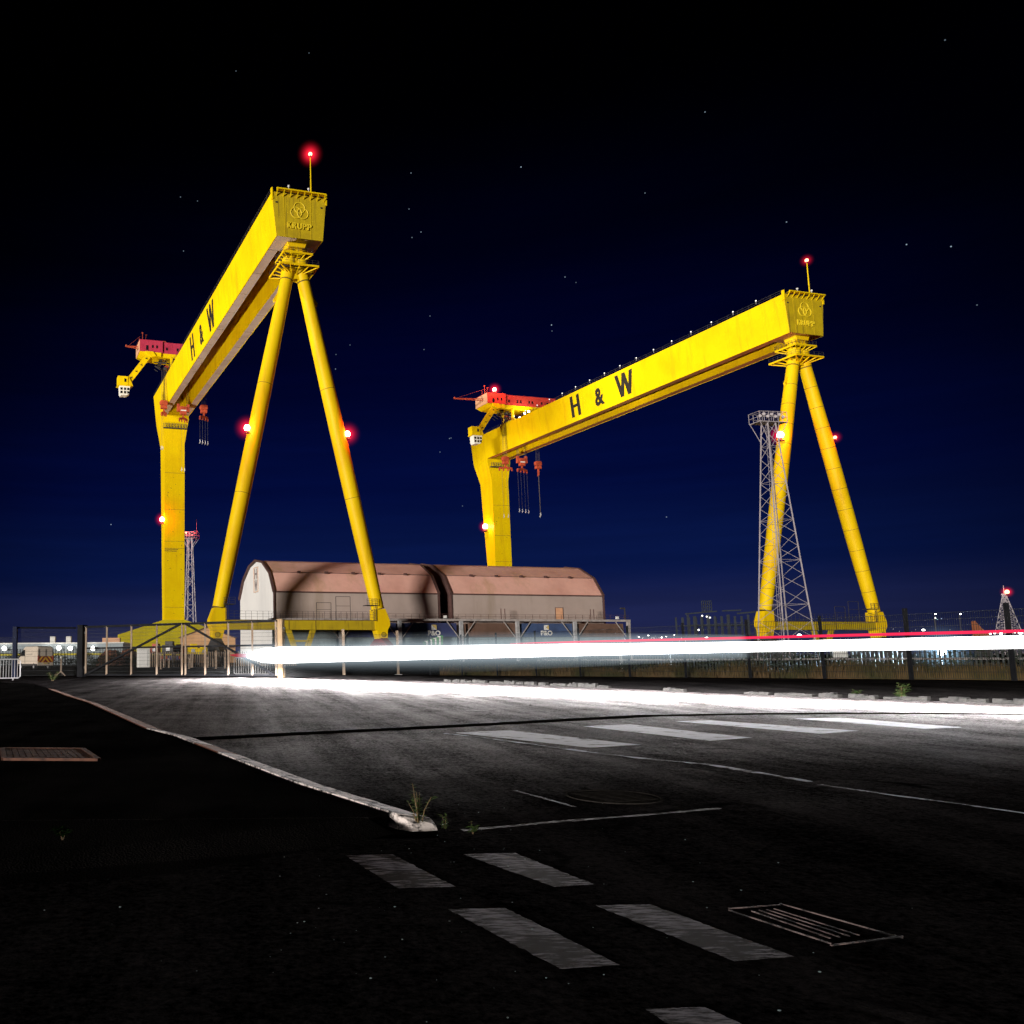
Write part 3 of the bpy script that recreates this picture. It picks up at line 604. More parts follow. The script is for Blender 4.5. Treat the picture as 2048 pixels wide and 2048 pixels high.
# a pulley hanging from the nearer trolley
pb = MB(); 
def hook_block(crane, st, H, t, ztop, kind, ropes, drop, label, spread):
    o = empty('hook_block', local(crane, t, st, ztop), PHI, label, 'hook block', 'hook blocks hanging under the trolleys')
    m = MB()
    for dx in (-.55,.55): m.tube([(dx,-.5,0),(dx,.5,0)], .95, 16); 
    m.box((-1.3,-.62,-.75),(1.3,-.5,.75)); m.box((-1.3,.5,-.75),(1.3,.62,.75)); m.box((-1.1,-.7,-2.1),(1.1,.7,-1.0)); m.box((-.35,-.35,-1.1),(.35,.35,.2))
    if kind == 'wide': m.box((-2.2,-.6,-1.0),(2.2,.6,-.35)); m.box((-2.2,-.5,-.4),(-1.3,.5,1.7)); m.box((1.3,-.5,-.4),(2.2,.5,1.7))
    m.build('sheave_block', M['hook_red'], o, bevel=.08)
    if kind == 'wide':
        p = MB(); p.box((-1.0,-.66,-.85),(1.0,-.605,-.45)); p.build('plate', M['white'], o)
    r = MB()
    for dx in ((-.8,-.3,.3,.8) if kind != 'wide' else (-2.0,-1.6,-1.2,1.2,1.6,2.0)): r.bar((dx,0,.4),(dx*.9,0,H+1.8-ztop), .07)
    r.build('hoist_rope', M['rope'], o)
    sp = MB(); zs = -3.4
    dirv = Vector(spread); 
    sp.bar(dirv*-1+Vector((0,0,zs-.35)), Vector((0,0,zs+.1)), .6, .7); sp.bar(Vector((0,0,zs+.1)), dirv+Vector((0,0,zs-.35)), .6, .7); sp.bar((0,0,-2),(0,0,zs), .5)
    for f in (-1,-.35,.35,1): sp.bar(dirv*f+Vector((0,0,zs-.2)), dirv*f+Vector((0,0,zs-1.3)), .42, .42)
    sp.build('spreader_beam', M['hook_red'], o)
    rp = MB(); hk = MB()
    for i, f in enumerate(ropes):
        p = dirv*f; rp.bar(p+Vector((0,0,zs-1.2)), p+Vector((0,0,drop)), .045); hk.tube([p+Vector((0,0,drop+.1)),p+Vector((.12,0,drop-.9)),p+Vector((-.1,0,drop-1.3)),p+Vector((-.3,0,drop-.9))], [.10,.16,.16,.06], 6)
    if ropes: rp.build('sling_rope', M['rope'], o); hk.build('sling_hook', M['steel'], o)
    return o
sv = Vector((0,0,0))
hook_block(crane_a, 124.3, 100, -6.9, 89.9, 'n', (-1,-.35), -15.5, 'dark red hook block against the upper box leg of the nearer crane', (.9,.3,0))
hook_block(crane_a, 124.3, 100, 0, 88.2, 'wide', (-.35,.35), -21, 'wide red hook block with white plate in the girder slot of the nearer crane', (1.5,.6,0))
hook_block(crane_a, 124.3, 100, 7.4, 89.3, 'n', (-1,-.35,.35,1), -12.0, 'red hook block hanging clear against the sky right of the nearer crane box leg', (1.6,.9,0))
hook_block(crane_b, 124.2, 90, -6.9, 76.3, 'n', (-.6,.1), -21.5, 'red hook block with spreader in front of the farther crane box leg', (2.6,-.2,0))
hook_block(crane_b, 124.2, 90, .3, 76.0, 'wide', (-1,-.35,.35,1), -19.0, 'wide red hook block with four slings below the girder slot of the farther crane', (2.6,.9,0))
hook_block(crane_b, 124.2, 90, 7.4, 75.2, 'n', (-.9,-.3,.4,1), -19.5, 'rightmost red hook block of the farther crane, hanging against the sky with slings bunched', (.7,1.2,0))
# ================================================================== GROUND, ROAD, PAVEMENT
def asphalt(name, col, dark, rough, bscale, bstr, patch=.35, spec=.5):
    m, nt, b = mat_new(name); L = nt.links
    tc = N(nt, 'ShaderNodeTexCoord')
    n1 = N(nt, 'ShaderNodeTexNoise', Scale=patch, Detail=6.0, Roughness=.65); L.new(tc.outputs['Object'], n1.inputs['Vector'])
    mp = N(nt, 'ShaderNodeMapping'); mp.inputs['Rotation'].default_value = (0,0,R(24)); mp.inputs['Scale'].default_value = (.9,.10,1); L.new(tc.outputs['Object'], mp.inputs[0])
    n2 = N(nt, 'ShaderNodeTexNoise', Scale=1.6, Detail=8.0, Roughness=.7); L.new(mp.outputs[0], n2.inputs['Vector'])   # tyre wear along the road
    n3 = N(nt, 'ShaderNodeTexNoise', Scale=bscale, Detail=3.0, Roughness=.8); L.new(tc.outputs['Object'], n3.inputs['Vector'])
    a = N(nt, 'ShaderNodeMath', operation='ADD'); L.new(n1.outputs[0], a.inputs[0]); L.new(n2.outputs[0], a.inputs[1])
    a2 = N(nt, 'ShaderNodeMath', operation='MULTIPLY_ADD'); L.new(n3.outputs[0], a2.inputs[0]); a2.inputs[1].default_value = .9; L.new(a.outputs[0], a2.inputs[2])
    cr = N(nt, 'ShaderNodeMapRange'); cr.inputs[1].default_value = 1.22; cr.inputs[2].default_value = 1.72; L.new(a2.outputs[0], cr.inputs[0])
    mx = N(nt, 'ShaderNodeMix', data_type='RGBA'); L.new(cr.outputs[0], mx.inputs[0]); mx.inputs[6].default_value = rgba(dark); mx.inputs[7].default_value = rgba(col); L.new(mx.outputs[2], b.inputs['Base Color'])
    b.inputs['Roughness'].default_value = rough; b.inputs['Specular IOR Level'].default_value = spec
    vo = N(nt, 'ShaderNodeTexVoronoi', Scale=bscale*1.3); L.new(tc.outputs['Object'], vo.inputs['Vector'])
    bp = N(nt, 'ShaderNodeBump'); bp.inputs['Strength'].default_value = bstr; bp.inputs['Distance'].default_value = .012; L.new(vo.outputs['Distance'], bp.inputs['Height'])
    bp2 = N(nt, 'ShaderNodeBump'); bp2.inputs['Strength'].default_value = .4; bp2.inputs['Distance'].default_value = .05; L.new(n2.outputs[0], bp2.inputs['Height']); L.new(bp.outputs[0], bp2.inputs['Normal'])
    L.new(bp2.outputs[0], b.inputs['Normal']); return m
M['ground'] = surf('dark_yard_ground', (.020,.018,.016), (.010,.009,.008), rough=.95, scale=(.2,.2,.2), bump=.5, spec=0)
def road_mat(name):
    m, nt, b = mat_new(name); L = nt.links; tc = N(nt, 'ShaderNodeTexCoord'); P = tc.outputs['Object']
    def noise(scale, det, src=P, rough=.65):
        n = N(nt, 'ShaderNodeTexNoise', Scale=scale, Detail=det, Roughness=rough); L.new(src, n.inputs['Vector']); return n.outputs[0]
    def mrange(src, a, b_, c, d_, smooth=False):
        n = N(nt, 'ShaderNodeMapRange', interpolation_type='SMOOTHSTEP' if smooth else 'LINEAR'); n.inputs[1].default_value = a; n.inputs[2].default_value = b_; n.inputs[3].default_value = c; n.inputs[4].default_value = d_; L.new(src, n.inputs[0]); return n.outputs[0]
    def math_(op, a, b_):
        n = N(nt, 'ShaderNodeMath', operation=op); 
        for i, x in enumerate((a, b_)):
            if isinstance(x, (int, float)): n.inputs[i].default_value = x
            else: L.new(x, n.inputs[i])
        return n.outputs[0]
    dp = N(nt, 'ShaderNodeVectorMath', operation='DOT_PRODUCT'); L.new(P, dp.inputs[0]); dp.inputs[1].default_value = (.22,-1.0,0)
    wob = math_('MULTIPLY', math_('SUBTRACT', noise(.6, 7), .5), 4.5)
    light_falloff = mrange(math_('ADD', dp.outputs['Value'], wob), -10.4, -4.4, 0, 1, True)
    sx_ = N(nt, 'ShaderNodeSeparateXYZ'); L.new(P, sx_.inputs[0]); light_falloff = math_('MAXIMUM', light_falloff, mrange(math_('ADD', math_('MULTIPLY', sx_.outputs['X'], -1.0), wob), 1.5, 7.5, 0, .93, True))      # worn lane; old paints in the loss of light towards viewer and left
    mp = N(nt, 'ShaderNodeMapping'); mp.inputs['Rotation'].default_value = (0,0,R(24.5)); mp.inputs['Scale'].default_value = (1.5,.09,1); L.new(P, mp.inputs[0])
    wear = noise(1.0, 9, mp.outputs[0], .7)
    patch = noise(.8, 7); fine = noise(85, 4, P, .85); mid = noise(9, 6, P, .75); grain = noise(30, 3, P, .8)
    v = math_('ADD', math_('ADD', math_('MULTIPLY', wear, 1.5), math_('MULTIPLY', grain, 2.2)), math_('ADD', math_('MULTIPLY', patch, .9), math_('ADD', math_('MULTIPLY', fine, .8), math_('MULTIPLY', mid, 1.3))))
    t = mrange(v, 2.98, 3.80, 0, 1)
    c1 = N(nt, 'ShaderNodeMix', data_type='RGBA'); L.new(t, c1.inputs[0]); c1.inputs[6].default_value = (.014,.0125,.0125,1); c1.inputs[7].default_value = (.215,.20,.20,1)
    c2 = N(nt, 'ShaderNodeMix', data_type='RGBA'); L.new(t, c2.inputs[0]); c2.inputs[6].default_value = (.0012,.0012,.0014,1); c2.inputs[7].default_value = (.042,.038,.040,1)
    cx = N(nt, 'ShaderNodeMix', data_type='RGBA'); L.new(light_falloff, cx.inputs[0]); L.new(c1.outputs[2], cx.inputs[6]); L.new(c2.outputs[2], cx.inputs[7])
    # cracks
    vo = N(nt, 'ShaderNodeTexVoronoi', Scale=.42); vo.feature = 'DISTANCE_TO_EDGE'
    wv = N(nt, 'ShaderNodeVectorMath', operation='MULTIPLY_ADD'); nz = N(nt, 'ShaderNodeTexNoise', Scale=1.1, Detail=5.0); L.new(P, nz.inputs['Vector']); L.new(nz.outputs['Color'], wv.inputs[0]); wv.inputs[1].default_value = (.9,.9,0); L.new(P, wv.inputs[2]); L.new(wv.outputs[0], vo.inputs['Vector'])
    ck = math_('MULTIPLY', mrange(vo.outputs['Distance'], .004, .016, 1, 0), mrange(patch, .5, .62, 0, 1))
    cc = N(nt, 'ShaderNodeMix', data_type='RGBA'); L.new(ck, cc.inputs[0]); L.new(cx.outputs[2], cc.inputs[6]); cc.inputs[7].default_value = (.003,.003,.003,1); L.new(cc.outputs[2], b.inputs['Base Color'])
    b.inputs['Roughness'].default_value = .62; b.inputs['Specular IOR Level'].default_value = .22
    prev = None
    vg = N(nt, 'ShaderNodeTexVoronoi', Scale=70); L.new(P, vg.inputs['Vector'])
    for src, dist, st in ((patch, .10, .6), (mid, .020, .5), (fine, .012, .9), (vg.outputs['Distance'], .006, .8), (ck, -.03, .8)):
        bp = N(nt, 'ShaderNodeBump'); bp.inputs['Strength'].default_value = st; bp.inputs['Distance'].default_value = dist; L.new(src, bp.inputs['Height'])
        if prev: L.new(prev, bp.inputs['Normal'])
        prev = bp.outputs[0]
    L.new(prev, b.inputs['Normal'])
    df = N(nt, 'ShaderNodeBsdfDiffuse'); L.new(cc.outputs[2], df.inputs[0]); L.new(prev, df.inputs['Normal'])
    fac = math_('MULTIPLY', math_('POWER', math_('SUBTRACT', 1.0, light_falloff), 1.6), math_('MULTIPLY', mrange(v, 3.0, 4.0, .04, 1.0), .55))
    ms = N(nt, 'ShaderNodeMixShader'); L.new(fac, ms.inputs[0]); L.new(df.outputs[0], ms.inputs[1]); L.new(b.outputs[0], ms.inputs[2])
    L.new(ms.outputs[0], nt.nodes['Material Output'].inputs[0]); return m
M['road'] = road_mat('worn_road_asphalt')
M['road_old'] = asphalt('worn_road_asphalt', (.15,.14,.14), (.022,.020,.020), .75, 42, .5, spec=.14)
M['dark_asphalt'] = asphalt('dark_asphalt', (.060,.055,.057), (.006,.006,.007), .9, 55, .5, patch=1.3, spec=.0)
M['tar'] = surf('tar_joint', (.0035,.003,.0025), (.012,.010,.009), rough=.9, scale=(6,6,6), lo=.5, hi=.7, bump=.6, bump_scale=30, spec=0)
M['pave'] = asphalt('pavement_asphalt', (.016,.0145,.0145), (.003,.003,.003), .95, 60, .8, patch=.8, spec=.0)
M['verge'] = asphalt('verge_dirt', (.050,.046,.046), (.015,.014,.015), .95, 14, 1.0, patch=.7, spec=.0)
def worn_paint(name, col, wear=.5, ax=(5,30,5), bump=.6):
    m, nt, b = mat_new(name); L = nt.links; tc = N(nt, 'ShaderNodeTexCoord')
    mp = N(nt, 'ShaderNodeMapping'); mp.inputs['Scale'].default_value = ax; L.new(tc.outputs['Object'], mp.inputs[0])
    n = N(nt, 'ShaderNodeTexNoise', Scale=1.0, Detail=6.0, Roughness=.7); L.new(mp.outputs[0], n.inputs['Vector'])
    n2 = N(nt, 'ShaderNodeTexNoise', Scale=3.0, Detail=4.0); L.new(tc.outputs['Object'], n2.inputs['Vector'])
    ad = N(nt, 'ShaderNodeMath', operation='MULTIPLY_ADD'); L.new(n2.outputs[0], ad.inputs[0]); ad.inputs[1].default_value = .6; L.new(n.outputs[0], ad.inputs[2])
    mr = N(nt, 'ShaderNodeMapRange'); mr.inputs[1].default_value = wear+.24; mr.inputs[2].default_value = wear+.38; L.new(ad.outputs[0], mr.inputs[0])
    mx = N(nt, 'ShaderNodeMix', data_type='RGBA'); L.new(mr.outputs[0], mx.inputs[0]); mx.inputs[6].default_value = rgba(col); mx.inputs[7].default_value = (.025,.025,.027,1); L.new(mx.outputs[2], b.inputs['Base Color'])
    b.inputs['Roughness'].default_value = .8; b.inputs['Specular IOR Level'].default_value = .06
    bp = N(nt, 'ShaderNodeBump'); bp.inputs['Strength'].default_value = bump; bp.inputs['Distance'].default_value = .01; L.new(n.outputs[0], bp.inputs['Height']); L.new(bp.outputs[0], b.inputs['Normal']); return m
M['mark'] = worn_paint('worn_white_road_paint', (.85,.88,.97), .61, (3,9,3), .1)
M['mark_near'] = worn_paint('scuffed_white_road_paint', (.46,.45,.53), .445, (8,36,4), .12)
M['mark_line'] = worn_paint('nearly_gone_road_paint', (.60,.64,.74), .47, (3,3,3), .1)
M['iron'] = surf('dull_cast_iron', (.035,.032,.030), (.012,.011,.010), rough=.9, scale=(20,20,20), spec=0)
M['kerb'] = worn_paint('flaking_white_kerb_paint', (.80,.72,.70), .535, (15,15,15))
M['kerb_far'] = surf('rough_kerb_stone', (.034,.033,.031), (.008,.008,.008), rough=.9, scale=(5,5,5), bump=1.0, bump_scale=12)

def sheet(name, poly, z, mat, parent=None, kind='structure', div=0):
    m = MB(); m.add([(x,y,z) for x,y in poly], [list(range(len(poly)))]); o = m.build(name, mat, parent, recalc=False)
    if o.data.polygons[0].normal.z < 0: o.data.flip_normals()
    if kind: o['kind'] = kind
    return o
g = 6000
sheet('ground', [(-g,-g),(g,-g),(g,g),(-g,g)], -.03, M['ground'])
road_edge = [(gp(u,v).x, gp(u,v).y) for u, v in ((600,1357),(850,1362),(1000,1367),(1200,1375),(1400,1385),(1700,1396),(2048,1408))]
kerb_line = [(1.18,5.46),(.67,6.82),(.30,8.05),(-.58,11.06),(-1.06,12.22),(-3.17,19.77),(-4.5,23.83),(-6.2,29.5)]
road_poly = [(-40,-8),(60,-8),(30,2),(19.5,9.0)] + road_edge[::-1] + [(2.6,46.8),(-4,50.5),(-12,55),(-22,56),(-22,44),(-9,38),(-6.5,30.5)] + kerb_line[::-1] + [(1.1,5.0),(-40,4.6)]
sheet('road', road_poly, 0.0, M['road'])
near_poly = [(-39,-7.5),(40,-7.5),(14,5.2),(10.5,8.2),(7.4,9.3),(5.2,8.6),(3.9,7.7),(2.9,7.3),(1.6,7.0),(.85,6.5),(1.25,5.5),(1.15,4.95),(-39,4.55)]
random.seed(13); npj = []
for a, b in zip(near_poly, near_poly[1:]+near_poly[:1]):
    k = max(1, int(math.hypot(b[0]-a[0], b[1]-a[1])/.22)) if max(abs(a[0]),abs(b[0])) < 16 else 1
    for i in range(k):
        j = .07 if k > 1 else 0; npj.append((lerp(a[0],b[0],i/k)+random.uniform(-j,j), lerp(a[1],b[1],i/k)+random.uniform(-j,j)))
pass
pave_poly = [(x-.30,y-.02) for x, y in kerb_line] + [(-6.6,30),(-9.2,37.5),(-26,40),(-60,40),(-60,5.2),(.75,5.3)]
pv = MB(); n = len(pave_poly); pv.prism(pave_poly, lambda x,y:(x,y,.062), lambda x,y:(x,y,-.02)); o = pv.build('pavement', M['pave']); o['kind'] = 'structure'
rp = MB(); rp.add([(-60,5.22,.0615),(.74,5.32,.0615),(.86,5.1,.004),(.45,4.75,.003),(-.4,4.2,.003),(-3,3.6,.003),(-60,3.2,.003)], [(6,5,4,3,2,1,0)]); o = rp.build('pavement_ramp', M['pave'], recalc=False); o['kind'] = 'structure'
# tar joint across the road
pts = [gp(u,v) for u, v in ((330,1482),(600,1468),(870,1455),(1090,1443),(1300,1432),(1500,1428.5),(1700,1427),(1880,1427.5),(2048,1429),(2300,1433))]
tj = MB(); top = []; bot = []; random.seed(5)
fine = []
for a, b in zip(pts[:-1], pts[1:]):
    for i in range(10): fine.append(a.lerp(b, i/10))
fine.append(pts[-1])
for p in fine:
    wdt = .20+.07*random.random(); top.append((p.x-.06, p.y+wdt, .003)); bot.append((p.x, p.y-wdt*.75, .003))
tj.add(top+bot, [(i, i+1, len(fine)+i+1, len(fine)+i) for i in range(len(fine)-1)]); o = tj.build('road_joint', M['tar'], recalc=False); o['kind'] = 'structure'
for p in o.data.polygons:
    if p.normal.z < 0: o.data.flip_normals(); break
# painted markings: worn blocks on the road, each a stripe of its own
def stripe(pix, mat, label, grp, z=.003):
    P = [gp(u,v) for u, v in pix]; c = sum(P, Vector())/len(P)
    m = MB(); vs = []; random.seed(int(pix[0][0]))
    k = len(P)
    for i in range(k):
        a, b = P[i], P[(i+1)%k]
        for j in range(26):
            p = a.lerp(b, j/26); jit = .022*min(.8,(a-b).length)
            vs.append((p.x-c.x+random.uniform(-jit,jit)*.35, p.y-c.y+random.uniform(-jit,jit)*.35, 0))
    m.add(vs, [list(range(len(vs)))]); o = m.build('road_marking', mat, recalc=False); o.location = (c.x, c.y, z)
    if o.data.polygons[0].normal.z < 0: o.data.flip_normals()
    return tag(o, label, 'road marking', grp)
gm1 = 'worn white blocks across the road'
stripe([(910,1466),(1020,1461),(1283,1490),(1180,1496)], M['mark'], 'worn white block on the road, leftmost of the far row', gm1)
stripe([(1165,1453),(1260,1449),(1505,1476),(1420,1482)], M['mark'], 'brightest white block on the road, second from left in the far row', gm1)
stripe([(1350,1443),(1420,1441),(1720,1462),(1640,1468)], M['mark'], 'patchy white block on the road, third from left in the far row', gm1)
stripe([(1590,1437.5),(1680,1436),(1925,1455),(1850,1458)], M['mark'], 'faint white block on the road, rightmost of the far row', gm1)
gm2 = 'give-way dashes in the foreground'
stripe([(690,1712),(785,1710),(912,1775),(795,1778)], M['mark_near'], 'left dash of the upper pair of give-way dashes', gm2)
stripe([(925,1709),(1030,1707),(1188,1770),(1108,1775)], M['mark_near'], 'right dash of the upper pair of give-way dashes', gm2)
stripe([(897,1820),(1010,1817),(1240,1932),(1120,1940)], M['mark_near'], 'left dash of the lower pair of give-way dashes', gm2)
stripe([(1190,1812),(1300,1810),(1590,1915),(1470,1924)], M['mark_near'], 'right dash of the lower pair of give-way dashes, worn and grey', gm2)
stripe([(1290,2020),(1410,2016),(1560,2085),(1400,2090)], M['mark_near'], 'give-way dash cut off by the bottom edge of the photo', gm2)
def line(pix, wd, mat, label, grp=None, z=.004):
    P = [gp(u,v) for u, v in pix]; c = P[0]; random.seed(int(pix[0][0])); A = []; B = []
    F = []
    for a, b in zip(P[:-1], P[1:]):
        for i in range(8): F.append(a.lerp(b, i/8))
    F.append(P[-1])
    for i, p in enumerate(F):
        q = F[min(i+1,len(F)-1)] - F[max(i-1,0)]; nn = Vector((-q.y,q.x,0)).normalized(); ww = wd*random.uniform(.6,1.2)
        A.append(p-c+nn*ww/2); B.append(p-c-nn*ww/2)
    m = MB(); m.add(A+B, [(i,i+1,len(F)+i+1,len(F)+i) for i in range(len(F)-1)]); o = m.build('road_line', mat, recalc=False); o.location = (c.x,c.y,z)
    if o.data.polygons[0].normal.z < 0: o.data.flip_normals()
    return tag(o, label, 'road line', grp)
line([(860,1464),(960,1475),(1165,1503),(1290,1518),(1420,1530),(1620,1564)], .09, M['mark_line'], 'broken white line running from the worn blocks towards the right')
line([(1640,1570),(1790,1592),(1900,1606),(2060,1629)], .05, M['mark_line'], 'thin faint line crossing the dark road at the right edge')
pe = line([(925,1662),(1030,1653),(1100,1646),(1280,1632),(1440,1618)], .05, M['kerb_far'], 'pale chipped edge of a road patch beside the kerb end', z=.005)
line([(1030,1582),(1090,1598),(1150,1615)], .035, M['mark_line'], 'short pale crack line left of the manhole cover')
# faint grey patch edge at lower right
stripe([(1670,2002),(1720,2003),(1900,2046),(1830,2055)], M['dark_asphalt'], 'faint grey rubbed patch at the lower right of the road', None)
# ---- kerb stones, left side, painted
M['kerb_dim'] = surf('dim_tinted_kerb', (.20,.075,.04), (.05,.025,.015), rough=.9, scale=(6,6,6), bump=.8, bump_scale=14)  # brown tint stands in for the dim orange light along the far kerb
ks = []
for a, b in zip(kerb_line[:-1], kerb_line[1:]):
    a, b = Vector((*a,0)), Vector((*b,0)); nseg = max(1, round((b-a).length/1.0))
    for i in range(nseg): ks.append((a.lerp(b, i/nseg), a.lerp(b, (i+1)/nseg)))
random.seed(9)
for i, (a, b) in enumerate(ks):
    d = (b-a); ln_ = d.length; ang = math.atan2(d.y, d.x); m = MB(); gap = .012
    nx = 7; zz = .07
    for j in range(nx):
        x0, x1 = lerp(gap, ln_-gap, j/nx), lerp(gap, ln_-gap, (j+1)/nx); dz = random.uniform(-.0015,.0015)
        m.hexa([(x0,0,-.02),(x1,0,-.02),(x1,.27,-.02),(x0,.27,-.02),(x0,.035,zz+dz-.04),(x1,.035,zz+dz-.04),(x1,.26,zz+dz),(x0,.26,zz+dz)])
    if i == 0: m.hexa([(-.13,.05,-.02),(0,0,-.02),(0,.27,-.02),(-.10,.22,-.02),(-.08,.08,.015),(0,.035,.028),(0,.26,.064),(-.06,.2,.02)])
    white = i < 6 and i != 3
    o = m.build('kerb_stone', M['kerb'] if white else M['kerb_dim']); o.location = (a.x, a.y, 0); o.rotation_euler.z = ang
    tag(o, 'rounded white kerb stone at the near end of the left kerb' if i == 0 else ('flaking white kerb stone in the lit part of the left kerb' if white else 'kerb stone tinted brown for the dim far part of the left kerb'), 'kerb stone', 'left kerb, white stones' if white and i else ('left kerb, brown stones' if not white else None))
# ---- broken kerb stones on the far side
random.seed(21); E_ = [Vector((*p,0)) for p in road_edge]
def along(P, s):
    for a, b in zip(P[:-1], P[1:]):
        l = (b-a).length
        if s <= l: return a+(b-a)*(s/l), (b-a).normalized()
        s -= l
    return P[-1], (P[-1]-P[-2]).normalized()
tot = sum((b-a).length for a, b in zip(E_[:-1], E_[1:])); s = 9.5; kn = 0
while s < tot-.2:
    p, d = along(E_, s); ln_ = random.uniform(.35,.95); f = s/tot
    if not (.60 < f < .77) or random.random() < .12:
        m = MB(); hgt = random.uniform(.07,.13); k = 5
        for j in range(k):
            x0, x1 = ln_*j/k, ln_*(j+1)/k; zj = hgt*random.uniform(.55,1.1); wj = random.uniform(.12,.22)
            m.hexa([(x0,-.02,-.03),(x1,-.02,-.03),(x1,wj,-.03),(x0,wj,-.03),(x0,random.uniform(0,.03),zj),(x1,random.uniform(0,.03),zj*random.uniform(.8,1.1)),(x1,wj*.9,zj),(x0,wj*.9,zj)])
        o = m.build('kerb_stone', M['kerb_far']); o.location = p; o.rotation_euler.z = math.atan2(d.y, d.x)
        tag(o, 'rough broken grey kerb stone along the far side of the lit road', 'kerb stone', 'broken kerb along the far verge'); kn += 1
    s += ln_+random.uniform(.02,.25)
# ---- verge bank between kerb and fence
fence_pts = [Vector((10.8+1.21*n, 50-2.4*n, .019*n)) for n in range(0, 14)]
vb = MB(); A = []; B = []; Cc = []
random.seed(2); kk = 46
for i in range(kk+1):
    f = i/kk; p, d = along(E_, tot*f); q = fence_pts[0].lerp(fence_pts[12], f) if True else None
    A.append((p.x+.05,p.y+.03,.012)); 
    B.append((lerp(p.x,q.x,.3),lerp(p.y,q.y,.3),.06+random.uniform(0,.07)+.06*f)); Cc.append((lerp(p.x,q.x,.65),lerp(p.y,q.y,.65),.03+q.z*.6+random.uniform(0,.06)))
D_ = [tuple(fence_pts[0].lerp(fence_pts[12], i/kk)+Vector((0,0,-.01))) for i in range(kk+1)]; F_ = [(x+9,y+4.5,z) for x,y,z in D_]
rows = [A,B,Cc,D_,F_]; vs = sum(rows, []); nn = kk+1
vb.add(vs, [(r_*nn+i, r_*nn+i+1, (r_+1)*nn+i+1, (r_+1)*nn+i) for r_ in range(4) for i in range(kk)]); o = vb.build('verge', M['verge'], smooth=True); o['kind'] = 'structure'
for p in o.data.polygons:
    if p.normal.z < 0: o.data.flip_normals(); break
# ---- iron grating on the pavement, manhole and drain
M['old_iron'] = worn_paint('worn_iron_edge', (.20,.15,.15), .50, (14,14,14))
gr = empty('drain_grating', gp(95,1512,.09), 0, 'rusty ribbed drain grating in the dark pavement at the left edge', 'grating'); c0 = gp(95,1512,.09)
M['rust'] = surf('rusty_iron', (.13,.05,.03), (.04,.016,.012), rough=.8, scale=(9,9,9), bump=.5)
P = [gp(u,v,.09)-c0 for u, v in ((5,1500),(165,1501),(196,1522),(8,1521))]
m = MB()
for i in range(15):
    a = P[0].lerp(P[1], i/14); b = P[3].lerp(P[2], i/14); m.bar(a+Vector((0,0,.012)), b+Vector((0,0,.012)), .05, .02)
m.build('grating_bars', M['rust'], gr)
m = MB()
for a, b in ((P[0],P[1]),(P[1],P[2]),(P[2],P[3]),(P[3],P[0])): m.bar(a+Vector((0,0,.014)), b+Vector((0,0,.014)), .05, .024)
m.build('grating_frame', M['rust'], gr)
mh = gp(1228,1594); mo = empty('manhole_cover', mh, R(18), 'round iron manhole cover in a rough patch of the dark road', 'manhole cover')
m = MB(); m.tube([(0,0,.001),(0,0,.005)], [.27,.26], 28); 
for i in range(9): m.bar((-.2,-.20+.05*i,.006),(.2,-.20+.05*i,.006), .018, .003)
m.build('cover_plate', M['iron'], mo)
m = MB(); m.tube([(.31*math.cos(a),.31*math.sin(a),-.004) for a in [2*math.pi*i/28 for i in range(29)]], .012, 6); m.build('cover_rim', M['iron'], mo)
c0 = gp(1630,1852); do = empty('road_drain', c0, 0, 'rectangular iron road drain with long slots at the lower right', 'drain')
P = [gp(u,v)-c0 for u, v in ((1458,1822),(1560,1812),(1806,1878),(1662,1893))]
m = MB()
for a, b in ((P[0],P[1]),(P[2],P[3]),(P[3],P[0]),(P[1],P[2])): m.bar(a+Vector((0,0,.010)), b+Vector((0,0,.004)), .007, .004)
m.build('drain_frame', M['old_iron'], do)
m = MB()
for f in (.22,.36,.5,.64): m.bar(P[0].lerp(P[1],f).lerp(P[3].lerp(P[2],f),.12)+Vector((0,0,.010)), P[0].lerp(P[1],f).lerp(P[3].lerp(P[2],f),.86)+Vector((0,0,.004)), .006, .004)
m.build('drain_slots', M['old_iron'], do)
# ---- loose grit on the near asphalt
m = MB(); random.seed(4)
for i in range(150):
    x = random.gauss(.6,.9); y = random.uniform(2.2,6.2); r0 = random.choice((.0012,.0015,.002,.002,.0025,.003,.004)); 
    b = len(m.v); m.ball((x,y,.006+r0*.4), r0, 5, 3, sq=(random.uniform(.8,1.6),random.uniform(.7,1.2),.6))
M['grit'] = surf('pale_grit', (.16,.22,.24), (.04,.05,.055), rough=.3, scale=(30,30,30), spec=1.0)
o = m.build('gravel', M['grit'], recalc=False); tag(o, 'loose pale grit scattered on the dark road in the foreground', 'gravel', None, 'stuff')
